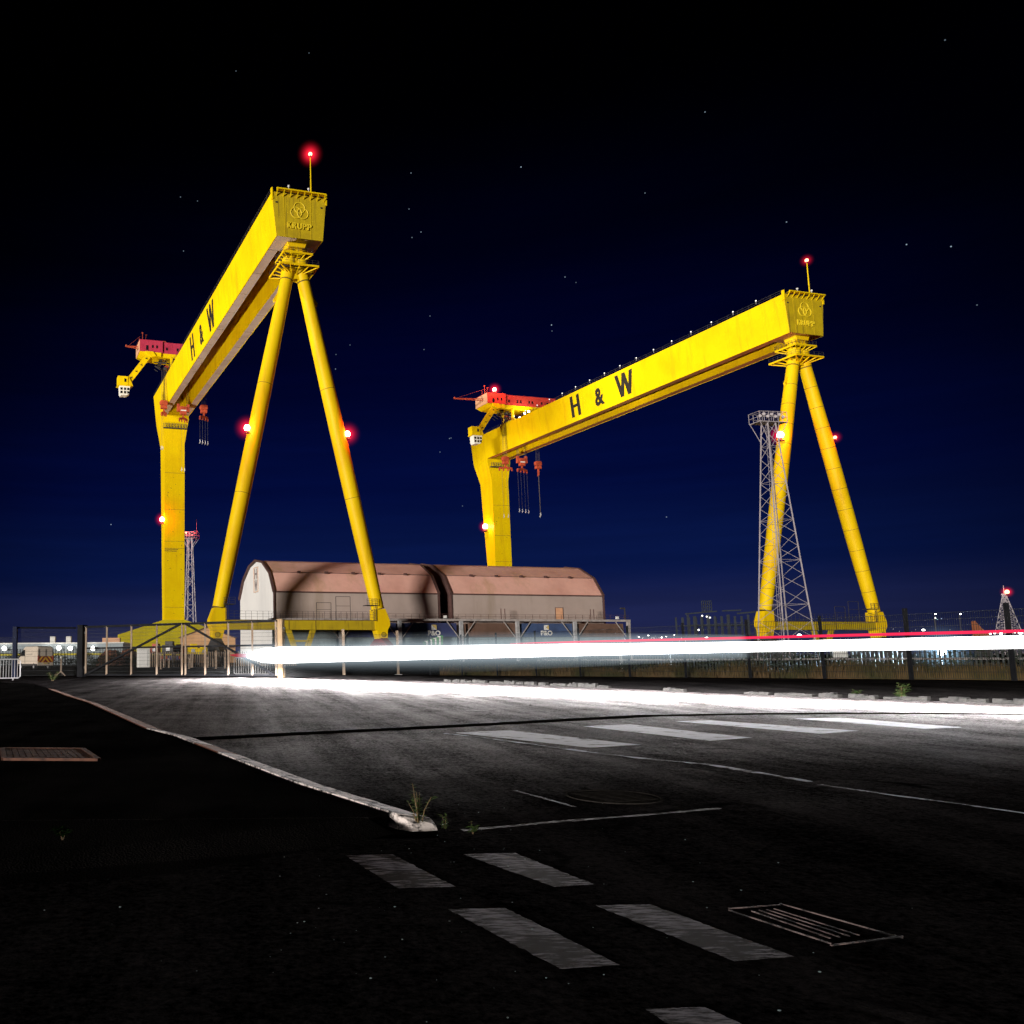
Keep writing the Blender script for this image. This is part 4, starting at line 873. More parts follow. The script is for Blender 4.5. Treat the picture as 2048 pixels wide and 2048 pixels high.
# ---- weeds
M['leaf'] = surf('weed_leaf', (.045,.095,.02), (.05,.05,.015), rough=.6, scale=(12,12,12))
M['dry'] = surf('dry_stem', (.16,.11,.05), (.08,.05,.025), rough=.8, scale=(12,12,12))
def leaf(m, p, d, ln_, wd, mi=0):
    d = d.normalized(); s_ = d.cross(Vector((random.uniform(-.3,.3),random.uniform(-.3,.3),1))).normalized()*wd/2; p = Vector(p)
    m.add([p, p+d*ln_*.45+s_, p+d*ln_+Vector((0,0,-ln_*.15)), p+d*ln_*.45-s_], [(0,1,2,3)], mi)
def weed(p, hgt, label, nst=7, spread=.5, seed=1, lf=.05):
    random.seed(seed); o = empty('weed', p, 0, label, 'weed'); st = MB(); lv = MB()
    for i in range(nst):
        a = random.uniform(0,6.28); h_ = hgt*random.uniform(.4,1.0); q = Vector((math.cos(a)*spread*hgt*random.uniform(.1,.6), math.sin(a)*spread*hgt*random.uniform(.1,.6), h_))
        st.tube([(q.x*.1,q.y*.1,-.02),(q.x*.45,q.y*.45,h_*.55),q], [.006*hgt*3,.004*hgt*3,.002*hgt*3], 5)
        for j in range(16):
            f = random.uniform(.15,1); pp = Vector((q.x*f,q.y*f,h_*f)); aa = random.uniform(0,6.28); leaf(lv, pp, Vector((math.cos(aa),math.sin(aa),random.uniform(-.1,.8))), lf*random.uniform(.6,1.4), lf*.5)
    st.build('stem', M['dry'], o, recalc=False); lv.build('leaves', M['leaf'], o, recalc=False); return o
weed(gp(838,1652), .26, 'tall green weed growing at the rounded end of the left kerb', 8, .6, 3, .035)
weed(gp(945,1668), .07, 'tiny green weed by the pale road patch edge', 3, .8, 8, .03)
weed(gp(890,1657), .08, 'small green weed just right of the kerb end', 3, .8, 6, .03)
pw = along(E_, tot*.86)[0]; weed(gp(1806,1398), .36, 'green weed growing in the broken far kerb', 8, .8, 5, .11)
weed(gp(1712,1392), .16, 'low green weed in the far kerb, left of the taller one', 5, 1.0, 15, .08)
weed(gp(105,1362), .55, 'straggly weed in front of the mesh fence at the left', 9, 1.2, 9, .14)
M['leaf_keep'] = M['leaf']; M['leaf'] = surf('dim_weed_leaf', (.008,.02,.005), (.004,.01,.002), rough=.9, scale=(12,12,12), spec=0)  # darker leaf colour standing in for the lack of light on the pavement
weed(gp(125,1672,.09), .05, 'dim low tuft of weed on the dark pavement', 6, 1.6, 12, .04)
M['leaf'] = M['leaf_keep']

# ================================================================== PALE CURVED HALLS ON CONTAINERS
HX, HY = 7.74, 192.0
def hpt(m_, y, z): return Vector((HX + CP*m_ - SP*y, HY + SP*m_ + CP*y, z))
prof = [(0,1.0),(-.0,15.7),(3.2,20.3),(8.7,23.3),(14.2,24.2),(19.9,23.3),(25.6,20.3),(29.4,15.9),(29.6,1.0)]
def hall(m0, m1, label, name_sign):
    o = empty('curved_hall', hpt(m0,0,0), PHI, label, 'industrial hall', 'curved roof halls'); Ln = m1-m0
    w_ = MB(); w_.add([(0,0,1.0),(Ln,0,1.0),(Ln,0,15.7),(0,0,15.7)], [(0,1,2,3)]); w_.add([(0,29.6,1.0),(Ln,29.6,1.0),(Ln,29.4,15.9),(0,29.4,15.9)], [(3,2,1,0)]); w_.build('side_wall', M['wall'], o, recalc=False)
    r_ = MB()
    for (a, b) in zip(prof[1:-2], prof[2:-1]): r_.add([(-.3,a[0],a[1]+.05),(Ln+.3,a[0],a[1]+.05),(Ln+.3,b[0],b[1]+.05),(-.3,b[0],b[1]+.05)], [(0,1,2,3)])
    roof = r_.build('roof', M['roof'], o, recalc=False)
    t_ = MB()
    for x in (-.32, Ln+.32):
        for a, b in zip(prof[1:-2], prof[2:-1]): t_.bar((x,a[0]-.1,a[1]+.02),(x,b[0]-.1,b[1]+.02), .55, .5)
        t_.bar((x,-.05,15.7),(x,-.05,1.2), .4, .3)
    t_.bar((-.3,-.12,15.72),(Ln+.3,-.12,15.72), .28, .3); t_.bar((-.3,3.15,20.42),(Ln+.3,3.15,20.42), .10, .1)
    t_.build('edge_trim', M['trim'], o)
    for i, x in enumerate([Ln*k/6 for k in range(1,6)]):
        v_ = MB(); v_.box((x-.35,2.6,20.25),(x+.35,3.2,20.75)); v_.build('roof_vent', M['trim'], roof)
    e = MB(); e.add([(0,y,z) for y,z in prof], [list(range(len(prof)))]); ge = e.build('gable_wall', M['gable'] if name_sign else M['trim'], o, recalc=False)
    e = MB(); e.add([(Ln,y,z) for y,z in prof], [list(range(len(prof)))[::-1]]); e.build('gable_wall', M['trim'], o, recalc=False)
    if name_sign:
        s_ = MB(); s_.box((-.10,12.6,16.6),(-.03,16.7,22.8)); sg = s_.build('sign', M['white'], ge)
        s_ = MB()
        for a, b in (((16.4,16.8),(16.4,22.6)),((12.9,16.8),(12.9,22.6)),((12.9,16.8),(16.4,16.8)),((12.9,22.6),(16.4,22.6))): s_.bar((-.13,*a),(-.13,*b), .12)
        s_.build('sign_border', M['house_end'], sg)
        M['grey_letter'] = surf('grey_letter_paint', (.30,.25,.25), rough=.7)
        for ch, z0, hh_ in (('H',19.9,2.4),('W',17.1,2.5)): text_on('letter', ch, M['grey_letter'], sg, (-.12,15.9,z0), (0,-1,0), (0,0,1), (-1,0,0), 2.4, hh_, .05, bold=.02)
    return o
ha = hall(0.0, 39.7, 'left curved-roof hall with a bright white gable and a letter sign', True)
hb_ = hall(43.5, 84.6, 'right curved-roof hall tinted pinkish brown with a small door in its wall', False)
d_ = MB(); d_.box((27.6,-.06,9.95),(29.7,-.01,12.7)); dr = d_.build('door', M['house_end'], hb_); d_ = MB(); d_.bar((27.6,-.07,9.95),(27.6,-.07,12.8),.1); d_.bar((29.7,-.07,9.95),(29.7,-.07,12.8),.1); d_.bar((27.6,-.07,12.75),(29.7,-.07,12.75),.1); d_.build('door_frame', M['trim'], dr)
# steel frame carrying a walkway in front of the halls
pf = empty('walkway_frame', hpt(-2,-3.4,0), PHI, 'long grey steel walkway frame with columns and braces in front of the halls', 'steel frame')
M['grey_steel'] = surf('grey_painted_steel', (.42,.38,.37), (.25,.22,.21), rough=.6, scale=(1,1,1))
b_ = MB(); b_.box((0,-.25,9.25),(91.5,.25,9.75)); b_.box((0,.25,9.55),(91.5,3.0,9.7)); b_.build('walkway_beam', M['grey_steel'], pf)
for x in (16,30.2,45.6,60.3,75.9,91.0):
    b_ = MB(); b_.box((x-.38,-.3,0),(x+.38,.3,9.24)); c_ = b_.build('column', M['steel'] if x < 80 else M['grey_steel'], pf)
    b_ = MB()
    for sg in (-1,1):
        if x+sg*3.6 < 91.5: b_.bar((x+sg*.4,0,5.2),(x+sg*3.6,0,9.2), .16)
    if b_.v: b_.build('brace', M['grey_steel'], c_)
b_ = MB()
for hgt in (.55,1.1): b_.bar((0,-.2,9.75+hgt),(91,-.2,9.75+hgt), .05)
for i in range(47): b_.bar((i*1.95,-.2,9.75),(i*1.95,-.2,10.85), .05)
for x in (56.0,57.0,80.3,81.2): b_.bar((x,-.2,9.75),(x,-.2,12.2), .14)
b_.build('walkway_rail', M['trim'], pf)
for x in (41.2, 87.5):
    b_ = MB(); b_.box((x,-.3,9.9),(x+.7,.1,10.5)); b_.build('flood_lamp', M['white'], pf)
b_ = MB(); b_.bar((90.2,0,9.75),(90.2,0,12.6), .22); b_.box((89.0,-.2,12.3),(90.2,.2,12.7)); b_.build('lamp_post', M['steel_dark'], pf)
def cont_mat(name, c, d): return surf(name, c, d, rough=.6, scale=(.35,.35,.35), streak=.6, streak_col=tuple(x*.45 for x in c), streak_scale=(1.2,1.2,.08))
M['cont_blue'] = cont_mat('blue_container_paint', (.06,.10,.22), (.045,.07,.15))
M['cont_brown'] = cont_mat('brown_container_paint', (.17,.10,.075), (.12,.07,.05))
M['cont_grey'] = cont_mat('grey_green_container_paint', (.24,.30,.32), (.17,.21,.22))
M['cont_navy'] = cont_mat('navy_container_paint', (.045,.055,.16), (.03,.04,.10))
M['flag_y'] = surf('flag_yellow', (.75,.55,.2), rough=.7); 
def container(m0, ln_, z, mat, label, logo=None, hgt=3.2, y0=-3.0, depth=2.5):
    o = empty('shipping_container', hpt(m0,y0,z), PHI, label, 'shipping container', 'shipping containers stacked under the halls')
    m = MB(); nr = int(ln_/.28); m.box((.12,.06,.12),(ln_-.12,depth-.06,hgt-.12))
    prev = None
    for i in range(nr):       # corrugated long side facing the road
        x0 = lerp(.15, ln_-.15, i/nr); x1 = lerp(.15, ln_-.15, (i+.5)/nr); m.box((x0,.0,.2),(x1,.07,hgt-.2))
    m.build('corrugated_box', mat, o)
    f = MB()
    for x in (0,ln_-.15):
        for y in (0-.02,depth-.13): f.box((x,y,0),(x+.15,y+.15,hgt))
    for z0 in (0,hgt-.15):
        for y in (-.02,depth-.13): f.box((.15,y,z0),(ln_-.15,y+.15,z0+.15))
    f.build('corner_frame', mat, o)
    if logo:
        cx_ = ln_*logo[0]
        text_on('letter', 'P&O', M['white'], o, (cx_-1.55,-.05,.35), (1,0,0), (0,0,1), (0,-1,0), 3.1, 1.15, .05, bold=.03)
        for i, (a, mm_) in enumerate((([(0,0),(1.3,0),(.65,.55)],M['white']),([(0,.03),(.6,.58),(.05,1.15)],M['white']),([(1.3,.03),(.7,.58),(1.25,1.15)],M['flag_y']),([(.1,1.17),(1.2,1.17),(.65,.64)],M['flag_y'] if logo[1] else M['white']))):
            l_ = MB(); l_.prism(a, lambda x, zz: (cx_-.65+x,-.09,1.65+zz), lambda x, zz: (cx_-.65+x,-.02,1.65+zz)); l_.build('emblem', mm_, o)
    return o
container(-1, 14.0, 5.6, M['cont_grey'], 'pale grey container in the upper row under the white gable end')
container(14.2, 13.2, 5.6, M['cont_navy'], 'plain navy container in the upper row behind the nearer crane sill beam')
container(28.4, 14.2, 5.6, M['cont_navy'], 'navy container with white letters and a yellow and white flag emblem', (.60, True))
container(45.9, 12.0, 5.6, M['cont_brown'], 'brown container between the two lettered blue containers, upper row')
container(59.2, 14.2, 5.6, M['cont_blue'], 'blue container with white letters and a pale emblem under the right hall', (.50, False))
container(74.6, 13.2, 5.6, M['cont_brown'], 'brown container at the right end of the upper row')
for i, (m0, ln_) in enumerate(((-1,14.0),(14.2,13.2),(28.4,14.2),(45.9,12.0),(59.2,14.2),(74.6,13.2))):
    container(m0, ln_, 2.3, M['cont_grey'], ('grey green container, first of the lower row from the left','grey green lower container under the plain navy one','grey green lower container under the navy lettered one','grey green lower container under the brown one in the middle','grey green lower container under the pale-emblem blue one','grey green lower container at the right end of the row')[i])
# striped crate rack in front of the containers
ro_ = empty('sheet_rack', at(868,1285,196), PHI, 'white and green sheet rack leaning in front of the navy lettered container', 'rack'); zr0 = at(868,1285,196)
M['green_paint'] = surf('green_paint', (.08,.30,.08), (.05,.2,.05), rough=.6)
m = MB(); m2 = MB()
for i in range(9): (m if i%2 else m2).hexa([(-2.2+i*.5,0,-2),(-1.9+i*.5,0,-2),(-1.9+i*.5,1,-2),(-2.2+i*.5,1,-2),(-2.4+i*.55,0,.2+i*.17),(-2.1+i*.55,0,.2+i*.17),(-2.1+i*.55,1,.2+i*.17),(-2.4+i*.55,1,.2+i*.17)])
m.build('white_sheets', M['white'], ro_); m2.build('green_sheets', M['green_paint'], ro_)
# ================================================================== LATTICE FLOODLIGHT TOWERS
M['lattice'] = surf('pale_galvanised_lattice', (.50,.45,.48), (.34,.31,.33), rough=.5, scale=(1,1,1))
def floodlight_tower(loc, rz, label, Hs, wb_, wt_, pw, pd, ph, nbay, heads, thick=1.0):
    o = empty('floodlight_tower', loc, rz, label, 'lattice tower', 'floodlight towers'); z0 = 0
    hw = lambda z: lerp(wb_/2, wt_/2, min(1, z/Hs))
    cor = ((-1,-1),(1,-1),(1,1),(-1,1))
    for sx, sy in cor:
        m = MB(); m.bar((sx*hw(0),sy*hw(0),0),(sx*hw(Hs),sy*hw(Hs),Hs), .26*thick, .26*thick); m.build('leg', M['lattice'], o)
    m = MB(); zs = [Hs*(1-(1-i/nbay)**1.25*1.0) if False else Hs*((i/nbay)**.85) for i in range(nbay+1)]
    for i in range(nbay):
        a, b = zs[i], zs[i+1]
        for k in range(4):
            c0, c1 = cor[k], cor[(k+1)%4]
            p = lambda c, z: Vector((c[0]*hw(z), c[1]*hw(z), z))
            mid = lerp(a, b, .5)
            if i % 2 == 0: m.bar(p(c0,a), p(c1,b), .11*thick)
            else: m.bar(p(c1,a), p(c0,b), .11*thick)
            if i % 3 == 2: m.bar(p(c0,b), p(c1,b), .09*thick)
    m.build('bracing', M['lattice'], o)
    m = MB(); lx = lambda z: -hw(z)*.55
    for dx in (-.22,.22): m.bar((lx(0)+dx,-hw(0)*.2,0),(lx(Hs)+dx,-hw(Hs)*.2,Hs), .07*thick)
    for i in range(int(Hs/.8)): z = i*.8; m.bar((lx(z)-.22,-hw(z)*.2,z),(lx(z)+.22,-hw(z)*.2,z), .045*thick)
    for i in range(int(Hs/3)):
        z = 2+i*3; m.bar((-hw(z),-hw(z),z),(-hw(z)-.5,-hw(z)-.2,z), .09*thick)
    m.build('ladder', M['lattice'], o)
    m = MB(); zp = Hs
    m.box((-pw/2,-pd/2,zp),(pw/2,pd/2,zp+.12)); 
    for sx in (-1,1):
        for sy in (-1,1): m.bar((sx*hw(Hs-3.2),sy*hw(Hs-3.2),Hs-3.4),(sx*pw*.48,sy*pd*.48,zp), .14*thick)
        m.bar((sx*hw(Hs-2),-hw(Hs-2),Hs-2.2),(sx*pw*.2,-pd*.48,zp), .12*thick)
    pl = m.build('lamp_platform', M['lattice'], o)
    m = MB(); nx = 6
    for i in range(nx+1):
        x = lerp(-pw/2, pw/2, i/nx)
        for y in (-pd/2, pd/2): m.bar((x,y,zp),(x,y,zp+ph), .12*thick)
        m.bar((x,-pd/2,zp+ph),(x,pd/2,zp+ph), .10*thick)
    for z in (zp+ph, zp+ph*.5, zp+.05):
        for y in (-pd/2,pd/2): m.bar((-pw/2,y,z),(pw/2,y,z), .13*thick)
        for x in (-pw/2,pw/2): m.bar((x,-pd/2,z),(x,pd/2,z), .12*thick)
    m.build('cage', M['lattice'], pl)
    for i in range(heads):
        x = lerp(-pw*.42, pw*.42, i/max(1,heads-1)); zz = zp+ph*(.62 if i%2 else .42)
        m = MB(); m.tube([(x+.1,-pd*.25,zz),(x-.25,-pd*.25-.45,zz+.12),(x-.4,-pd*.25-.75,zz+.2)], [.12,.22,.28], 10); m.build('floodlight', M['lattice'], pl, smooth=True)
    return o
bx_ = (at(1545,1270,150)+at(1612,1270,150))/2
floodlight_tower((bx_.x+1.0, 150.0+2.5, 0), R(9), 'tall pale lattice tower with a caged platform of floodlights before the right crane leg', 42.3, 6.4, 1.55, 5.5, 2.6, 1.9, 17, 7, .56)
ft = at(366,1240,330)
floodlight_tower((-19.2, 332.0, 0), R(-14), 'thin dim lattice tower with a red lit lamp platform beside the nearer crane box leg', 47.2, 4.6, 1.5, 6.6, 2.2, 2.6, 15, 6, .75)
tw = [x for x in C.objects if x.name.startswith('floodlight_tower')][-1]
bpy.context.view_layer.update(); point('tower_warning_light', (-19.2-.5, 329.0, 51.5), 2600, (1,.06,.06), .3)
b_ = MB(); b_.bar((2.9,-.9,49.8),(2.9,-.9,54.6), .14); b_.build('antenna', M['lattice'], tw); b_ = MB(); b_.ball((-1.2,-1.3,49.4), .28, 8, 6); b_.build('warning_lamp', M['red_lens'], tw, smooth=True)
o = empty('radio_mast', (353.9, 402, 0), R(20), 'far pale lattice mast with a red lamp at the far right', 'mast')
Hs = 27.5; m = MB()
for sx, sy in ((-1,-1),(1,-1),(1,1),(-1,1)): m.bar((sx*5.2,sy*5.2,0),(sx*.5,sy*.5,Hs), .2)
m.build('mast_leg', M['lattice'], o)
m = MB(); 
for i in range(11):
    z0, z1 = Hs*i/11, Hs*(i+1)/11; w0, w1 = lerp(5.2,.5,i/11), lerp(5.2,.5,(i+1)/11); q = ((-1,-1),(1,-1),(1,1),(-1,1))
    for k in range(4):
        a, b = q[k], q[(k+1)%4]; m.bar((a[0]*w0,a[1]*w0,z0),(b[0]*w1,b[1]*w1,z1), .11); m.bar((b[0]*w0,b[1]*w0,z0),(a[0]*w1,a[1]*w1,z1), .11); m.bar((a[0]*w1,a[1]*w1,z1),(b[0]*w1,b[1]*w1,z1), .18)
m.build('mast_bracing', M['lattice'], o)
m = MB(); m.bar((0,0,Hs),(0,0,Hs+4.5), .22); m.box((-.8,-.8,Hs),(.8,.8,Hs+.8)); m.build('antenna', M['lattice'], o)
bpy.context.view_layer.update()
beacon(o, (0,-1.2,Hs+1.5), hot=False, size=.85, light=0)

# ================================================================== FENCES AND GATES
M['wire'] = surf('dark_fence_wire', (.02,.023,.026), rough=.5, metal=.3, scale=(3,3,3))
M['post_dark'] = surf('dark_coated_post', (.014,.015,.018), (.008,.008,.010), rough=.7, scale=(4,4,4), spec=.08)
M['post_pale'] = surf('warm_lit_galvanised_post', (.36,.27,.20), (.20,.13,.08), rough=.55, scale=(2,2,1), streak=.4)  # warm tint stands in for the orange light on the posts
M['post_blue'] = surf('blue_coated_post', (.012,.018,.05), (.008,.010,.03), rough=.6, scale=(3,3,3), spec=.15)
def mesh_panel(name, a, b, h0, h1, parent, step=.055, wr=.007, hor=9, off=Vector((0,0,0)), mat=None):
    m = MB(); L_ = (b-a).length; nw = max(2, int(L_/step)); d = (b-a)/L_
    for i in range(nw+1):
        p = a.lerp(b, i/nw); m.bar(p+Vector((0,0,h0))-off, p+Vector((0,0,h1))-off, wr, wr)
    for j in range(hor+1):
        z = lerp(h0, h1, j/hor); m.bar(a+Vector((0,0,z))-off, b+Vector((0,0,z))-off, wr*1.5, wr*1.5)
    return m.build(name, mat or M['wire'], parent, recalc=False)
# ---- long mesh fence on the right
fo = empty('mesh_fence', fence_pts[0], 0, 'long dark wire mesh fence running towards the viewer on the right', 'fence'); off = fence_pts[0]
for i, p in enumerate(fence_pts):
    q = p-off; m = MB(); th = .10 if i >= 9 else .075
    m.box((q.x-th*.5,q.y-th*.5,q.z-.1),(q.x+th*.5,q.y+th*.5,q.z+2.18+(.03 if i < 9 else .12))); m.build('post', M['post_dark'], fo)
for a, b in zip(fence_pts[:-1], fence_pts[1:]): mesh_panel('mesh_panel', a, b, .04, 2.1, fo, .06, .008, 10, off)
# notice on the fence
nt_ = fence_pts[8].lerp(fence_pts[9], .72); u_ = (fence_pts[9]-fence_pts[8]).normalized()
p0 = at(1680,1305,30.6); m = MB(); m.bar(p0-u_*.24, p0+u_*.24, .02, .34); n_ = m.build('notice_board', M['white']); tag(n_, 'small white notice fixed to the right mesh fence below the light streak', 'sign')
# ---- short fence between the yellow gate pillar and the long fence
sf = [Vector((2.24,45.2,0)), Vector((5.52,47.0,0)), Vector((9.0,50.2,0)), Vector((10.8,50.0,0))]
so_ = empty('mesh_fence', sf[0], 0, 'short mesh fence with pale posts right of the gate pillar, behind the streak', 'fence')
for p in sf[1:3]:
    q = p-sf[0]; m = MB(); m.box((q.x-.07,q.y-.07,-.05),(q.x+.07,q.y+.07,2.55)); m.build('post', M['post_pale'], so_)
    m = MB(); m.box((q.x-.2,q.y-.2,0),(q.x+.2,q.y+.2,.06)); m.build('post_base', M['steel'], so_)
for a, b in zip(sf[:-1], sf[1:]): mesh_panel('mesh_panel', a, b, .05, 2.3, so_, .06, .007, 9, sf[0])
# ---- double gate
GL, GR = Vector((-9.75,53.6,0)), Vector((2.05,46.6,0)); GM = GL.lerp(GR, .552); gd_ = (GR-GL).normalized(); gn = Vector((-gd_.y, gd_.x, 0))
def gate_leaf(a, b, hinge_left, label):
    o = empty('gate_leaf', a, 0, label, 'gate', 'leaves of the double gate'); d = b-a; L_ = d.length; H0, H1 = .12, 3.02
    m = MB()
    for z, w_ in ((H1,.13),(1.72,.09),(H0,.11)): m.bar(Vector((0,0,z)), d+Vector((0,0,z)), w_, w_)
    m.build('rail', M['post_dark'], o)
    for f in (0.012,.235,.49,.745,.988):
        m = MB(); p = d*f; w_ = .15 if f in (.012,.988) else .13; m.bar(p+Vector((0,0,H0)), p+Vector((0,0,H1)), w_, .10); m.build('upright', M['post_pale'], o)
    m = MB(); p_, q_ = (d*.02+Vector((0,0,H0)), d*.985+Vector((0,0,H1))) if hinge_left else (d*.02+Vector((0,0,H1)), d*.985+Vector((0,0,H0)))
    m.bar(p_-gn*.09, q_-gn*.09, .11, .11); m.build('diagonal_brace', M['post_dark'], o)
    mesh_panel('mesh_panel', Vector((0,0,0)), d, H0, H1, o, .055, .007, 14)
    return o
gate_leaf(GL+gd_*.25, GM-gd_*.04, True, 'left leaf of the tall mesh double gate, its brace rising to the middle')
gate_leaf(GM+gd_*.04, GR-gd_*.12, False, 'right leaf of the tall mesh double gate, its brace falling to the yellow lit pillar')
def pillar(p, w_, h_, mat, label, cap=True):
    o = empty('gate_pillar', p, math.atan2(gd_.y, gd_.x), label, 'gate post', 'gate pillars'); m = MB(); m.box((-w_/2,-w_/2,-.05),(w_/2,w_/2,h_)); m.build('shaft', mat, o, bevel=.02)
    m = MB(); m.box((-w_/2-.02,-w_/2-.02,h_),(w_/2+.02,w_/2+.02,h_+.05)); m.build('cap', mat, o)
    m = MB()
    for z in (.5, h_-.5): m.box((-w_/2-.1,-.06,z),(-w_/2+.02,.06,z+.12)); m.box((w_/2-.02,-.06,z),(w_/2+.1,.06,z+.12))
    m.build('hinge', M['steel_dark'], o); return o
M['post_yellow_lit'] = surf('yellow_lit_post', (.42,.28,.15), (.28,.17,.08), rough=.6, scale=(3,3,.6), streak=.5)  # yellow light on the pillar is put into its colour
pillar(GR+gd_*.12, .30, 3.05, M['post_yellow_lit'], 'thick gate pillar tinted as yellow lit at the right end of the double gate', True)
pillar(GL, .42, 3.1, M['post_dark'], 'broad black gate pillar at the left end of the double gate', True)
m = MB(); q = GL-gd_*.30; m.bar(q+Vector((0,0,.02)), q+Vector((0,0,3.08)), .10, .10); o = m.build('fence_post', M['post_pale']); tag(o, 'slim pale post just left of the broad black gate pillar', 'post')
# ---- fence left of the gate
lf = [Vector((-13.6,52.6,0)), Vector((-10.15,53.8,0))]; lo_ = empty('mesh_fence', lf[0], 0, 'dark mesh fence at the far left between blue post and black gate pillar', 'fence')
mesh_panel('mesh_panel', lf[0], lf[1], .1, 3.0, lo_, .06, .008, 10, lf[0]); m = MB(); m.bar(Vector((0,0,2.98)), lf[1]-lf[0]+Vector((0,0,2.98)), .1, .1); m.build('rail', M['post_dark'], lo_)
mesh_panel('mesh_panel', Vector((-17.5,52.0,0)), lf[0], .1, 2.4, lo_, .06, .008, 8, lf[0])
m = MB(); m.box((-.13,-.13,-.05),(.13,.13,3.05)); m.build('post', M['post_blue'], lo_, bevel=.02)
# ---- crowd barrier at the left edge, propped post with feet
def crowd_barrier(p, rz, label, wd=2.0):
    o = empty('crowd_barrier', p, rz, label, 'crowd barrier'); m = MB()
    pts = [(0,0,.15),(0,0,.98),(.08,0,1.08),(wd-.08,0,1.08),(wd,0,.98),(wd,0,.2),(wd-.1,0,.12),(.1,0,.12),(0,0,.2)]; m.tube(pts, .028, 8); m.build('tube_frame', M['steel'], o, smooth=True)
    m = MB()
    for i in range(1, 15): m.bar((wd*i/15,0,.12),(wd*i/15,0,1.07), .02)
    m.build('bars', M['steel'], o)
    for x in (.35, wd-.35):
        m = MB(); m.bar((x,-.35,.03),(x,.35,.03), .06, .03); m.bar((x,0,.03),(x,0,.14), .05); m.build('foot', M['steel'], o)
    return o
crowd_barrier((-13.4,44.6,0), R(12), 'tubular steel crowd barrier cut off by the left edge of the photo', 2.1)
crowd_barrier((-.4,51.9,0), R(-24), 'grey crowd barrier behind the right gate leaf beside the red glow', 2.3)
p = gp(122,1351); o = empty('barrier_post', p, 0, 'short pale post on splayed feet before the hedge at left', 'post'); m = MB(); m.bar((0,0,.2),(0,0,1.1), .10); m.build('post_shaft', M['post_pale'], o)
m = MB()
for a in (-.35,.30): m.bar((0,0,.28),(a,-.1,-.02), .07)
m.bar((0,0,.28),(0,.3,0), .07); m.build('feet', M['post_pale'], o)
m = MB(); m.ball((0,0,1.2), .09, 8, 6); m.build('knob', M['white'], o)

# ================================================================== VAN
M['van'] = surf('cream_van_paint', (.72,.62,.52), (.62,.52,.43), rough=.35, scale=(1,1,1))
M['tyre'] = surf('tyre_rubber', (.012,.012,.012), rough=.85, scale=(6,6,6))
def chev():
    m, nt, b = mat_new('chevron_stripes'); L = nt.links; tc = N(nt, 'ShaderNodeTexCoord'); sp = N(nt, 'ShaderNodeSeparateXYZ'); L.new(tc.outputs['Object'], sp.inputs[0])
    ab = N(nt, 'ShaderNodeMath', operation='ABSOLUTE'); L.new(sp.outputs['Y'], ab.inputs[0]); ad = N(nt, 'ShaderNodeMath', operation='MULTIPLY_ADD'); L.new(ab.outputs[0], ad.inputs[0]); ad.inputs[1].default_value = 1.2; L.new(sp.outputs['Z'], ad.inputs[2])
    ml = N(nt, 'ShaderNodeMath', operation='MULTIPLY'); ml.inputs[1].default_value = 1.7; L.new(ad.outputs[0], ml.inputs[0]); fr = N(nt, 'ShaderNodeMath', operation='FRACT'); L.new(ml.outputs[0], fr.inputs[0])
    gt = N(nt, 'ShaderNodeMath', operation='GREATER_THAN'); gt.inputs[1].default_value = .5; L.new(fr.outputs[0], gt.inputs[0]); mx = N(nt, 'ShaderNodeMix', data_type='RGBA'); L.new(gt.outputs[0], mx.inputs[0])
    mx.inputs[6].default_value = (.85,.45,.03,1); mx.inputs[7].default_value = (.25,.012,.01,1); L.new(mx.outputs[2], b.inputs['Base Color']); b.inputs['Roughness'].default_value = .4; return m
M['chev'] = chev()
vp = Vector((-22.6,101.2,0)); fwd = Vector((-.60,.80,0)); vo_ = empty('van', vp, math.atan2(.80,-.60), 'cream high-roof van parked at the left with orange and red chevrons on its back', 'van')
# local x = forward (nose at x=5.6), y = left side
m = MB(); sec = [(0,.42),(0,2.25),(.12,2.55),(.45,2.66),(3.7,2.66),(4.15,2.50),(4.75,1.62),(5.55,1.25),(5.72,.95),(5.72,.40)]
m.prism(sec, lambda x, z: (x, 1.0 if z < 2.3 else .88, z), lambda x, z: (x, -1.0 if z < 2.3 else -.88, z)); body = m.build('body', M['van'], vo_, bevel=.06)
m = MB(); m.box((.02,-1.02,.42),(5.6,1.02,.62)); m.build('sill_trim', M['steel_dark'], vo_)
m = MB(); m.prism([(4.2,2.38),(4.72,1.68),(4.78,1.70),(4.26,2.42)], lambda x, z: (x,.82,z), lambda x, z: (x,-.82,z)); m.build('windscreen', M['glass'], vo_)
m = MB(); m.prism([(3.65,2.25),(4.15,2.25),(4.62,1.60),(3.65,1.55)], lambda x, z: (x,1.015,z), lambda x, z: (x,.99,z)); m.build('side_window', M['glass'], vo_)
m = MB(); m.box((-.02,-.90,.78),(-.005,.90,1.48)); m.build('chevron_panel', M['chev'], vo_)
m = MB(); m.box((-.03,-.012,.6),(-.004,.012,2.3)); m.box((-.03,-.85,1.52),(-.006,-.83,2.3)); m.box((-.03,.83,1.52),(-.006,.85,2.3)); m.build('rear_door_gap', M['steel_dark'], vo_)
m = MB(); m.box((-.06,-.28,.62),(-.02,.28,.76)); m.build('number_plate', M['flag_y'], vo_)
for y in (-.9,.9):
    m = MB(); m.box((-.04,y-.07,.95),(-.003,y+.07,1.6)); m.build('tail_light', M['hook_red'], vo_)
for x in (1.0,4.6):
    for y in (-.88,.88):
        m = MB(); m.tube([(x,y-.13,.34),(x,y+.13,.34)], .34, 20); w_ = m.build('wheel', M['tyre'], vo_, smooth=True); m = MB(); m.tube([(x,y-.14,.34),(x,y+.14,.34)], .19, 14); m.build('rim', M['steel'], w_, smooth=True)
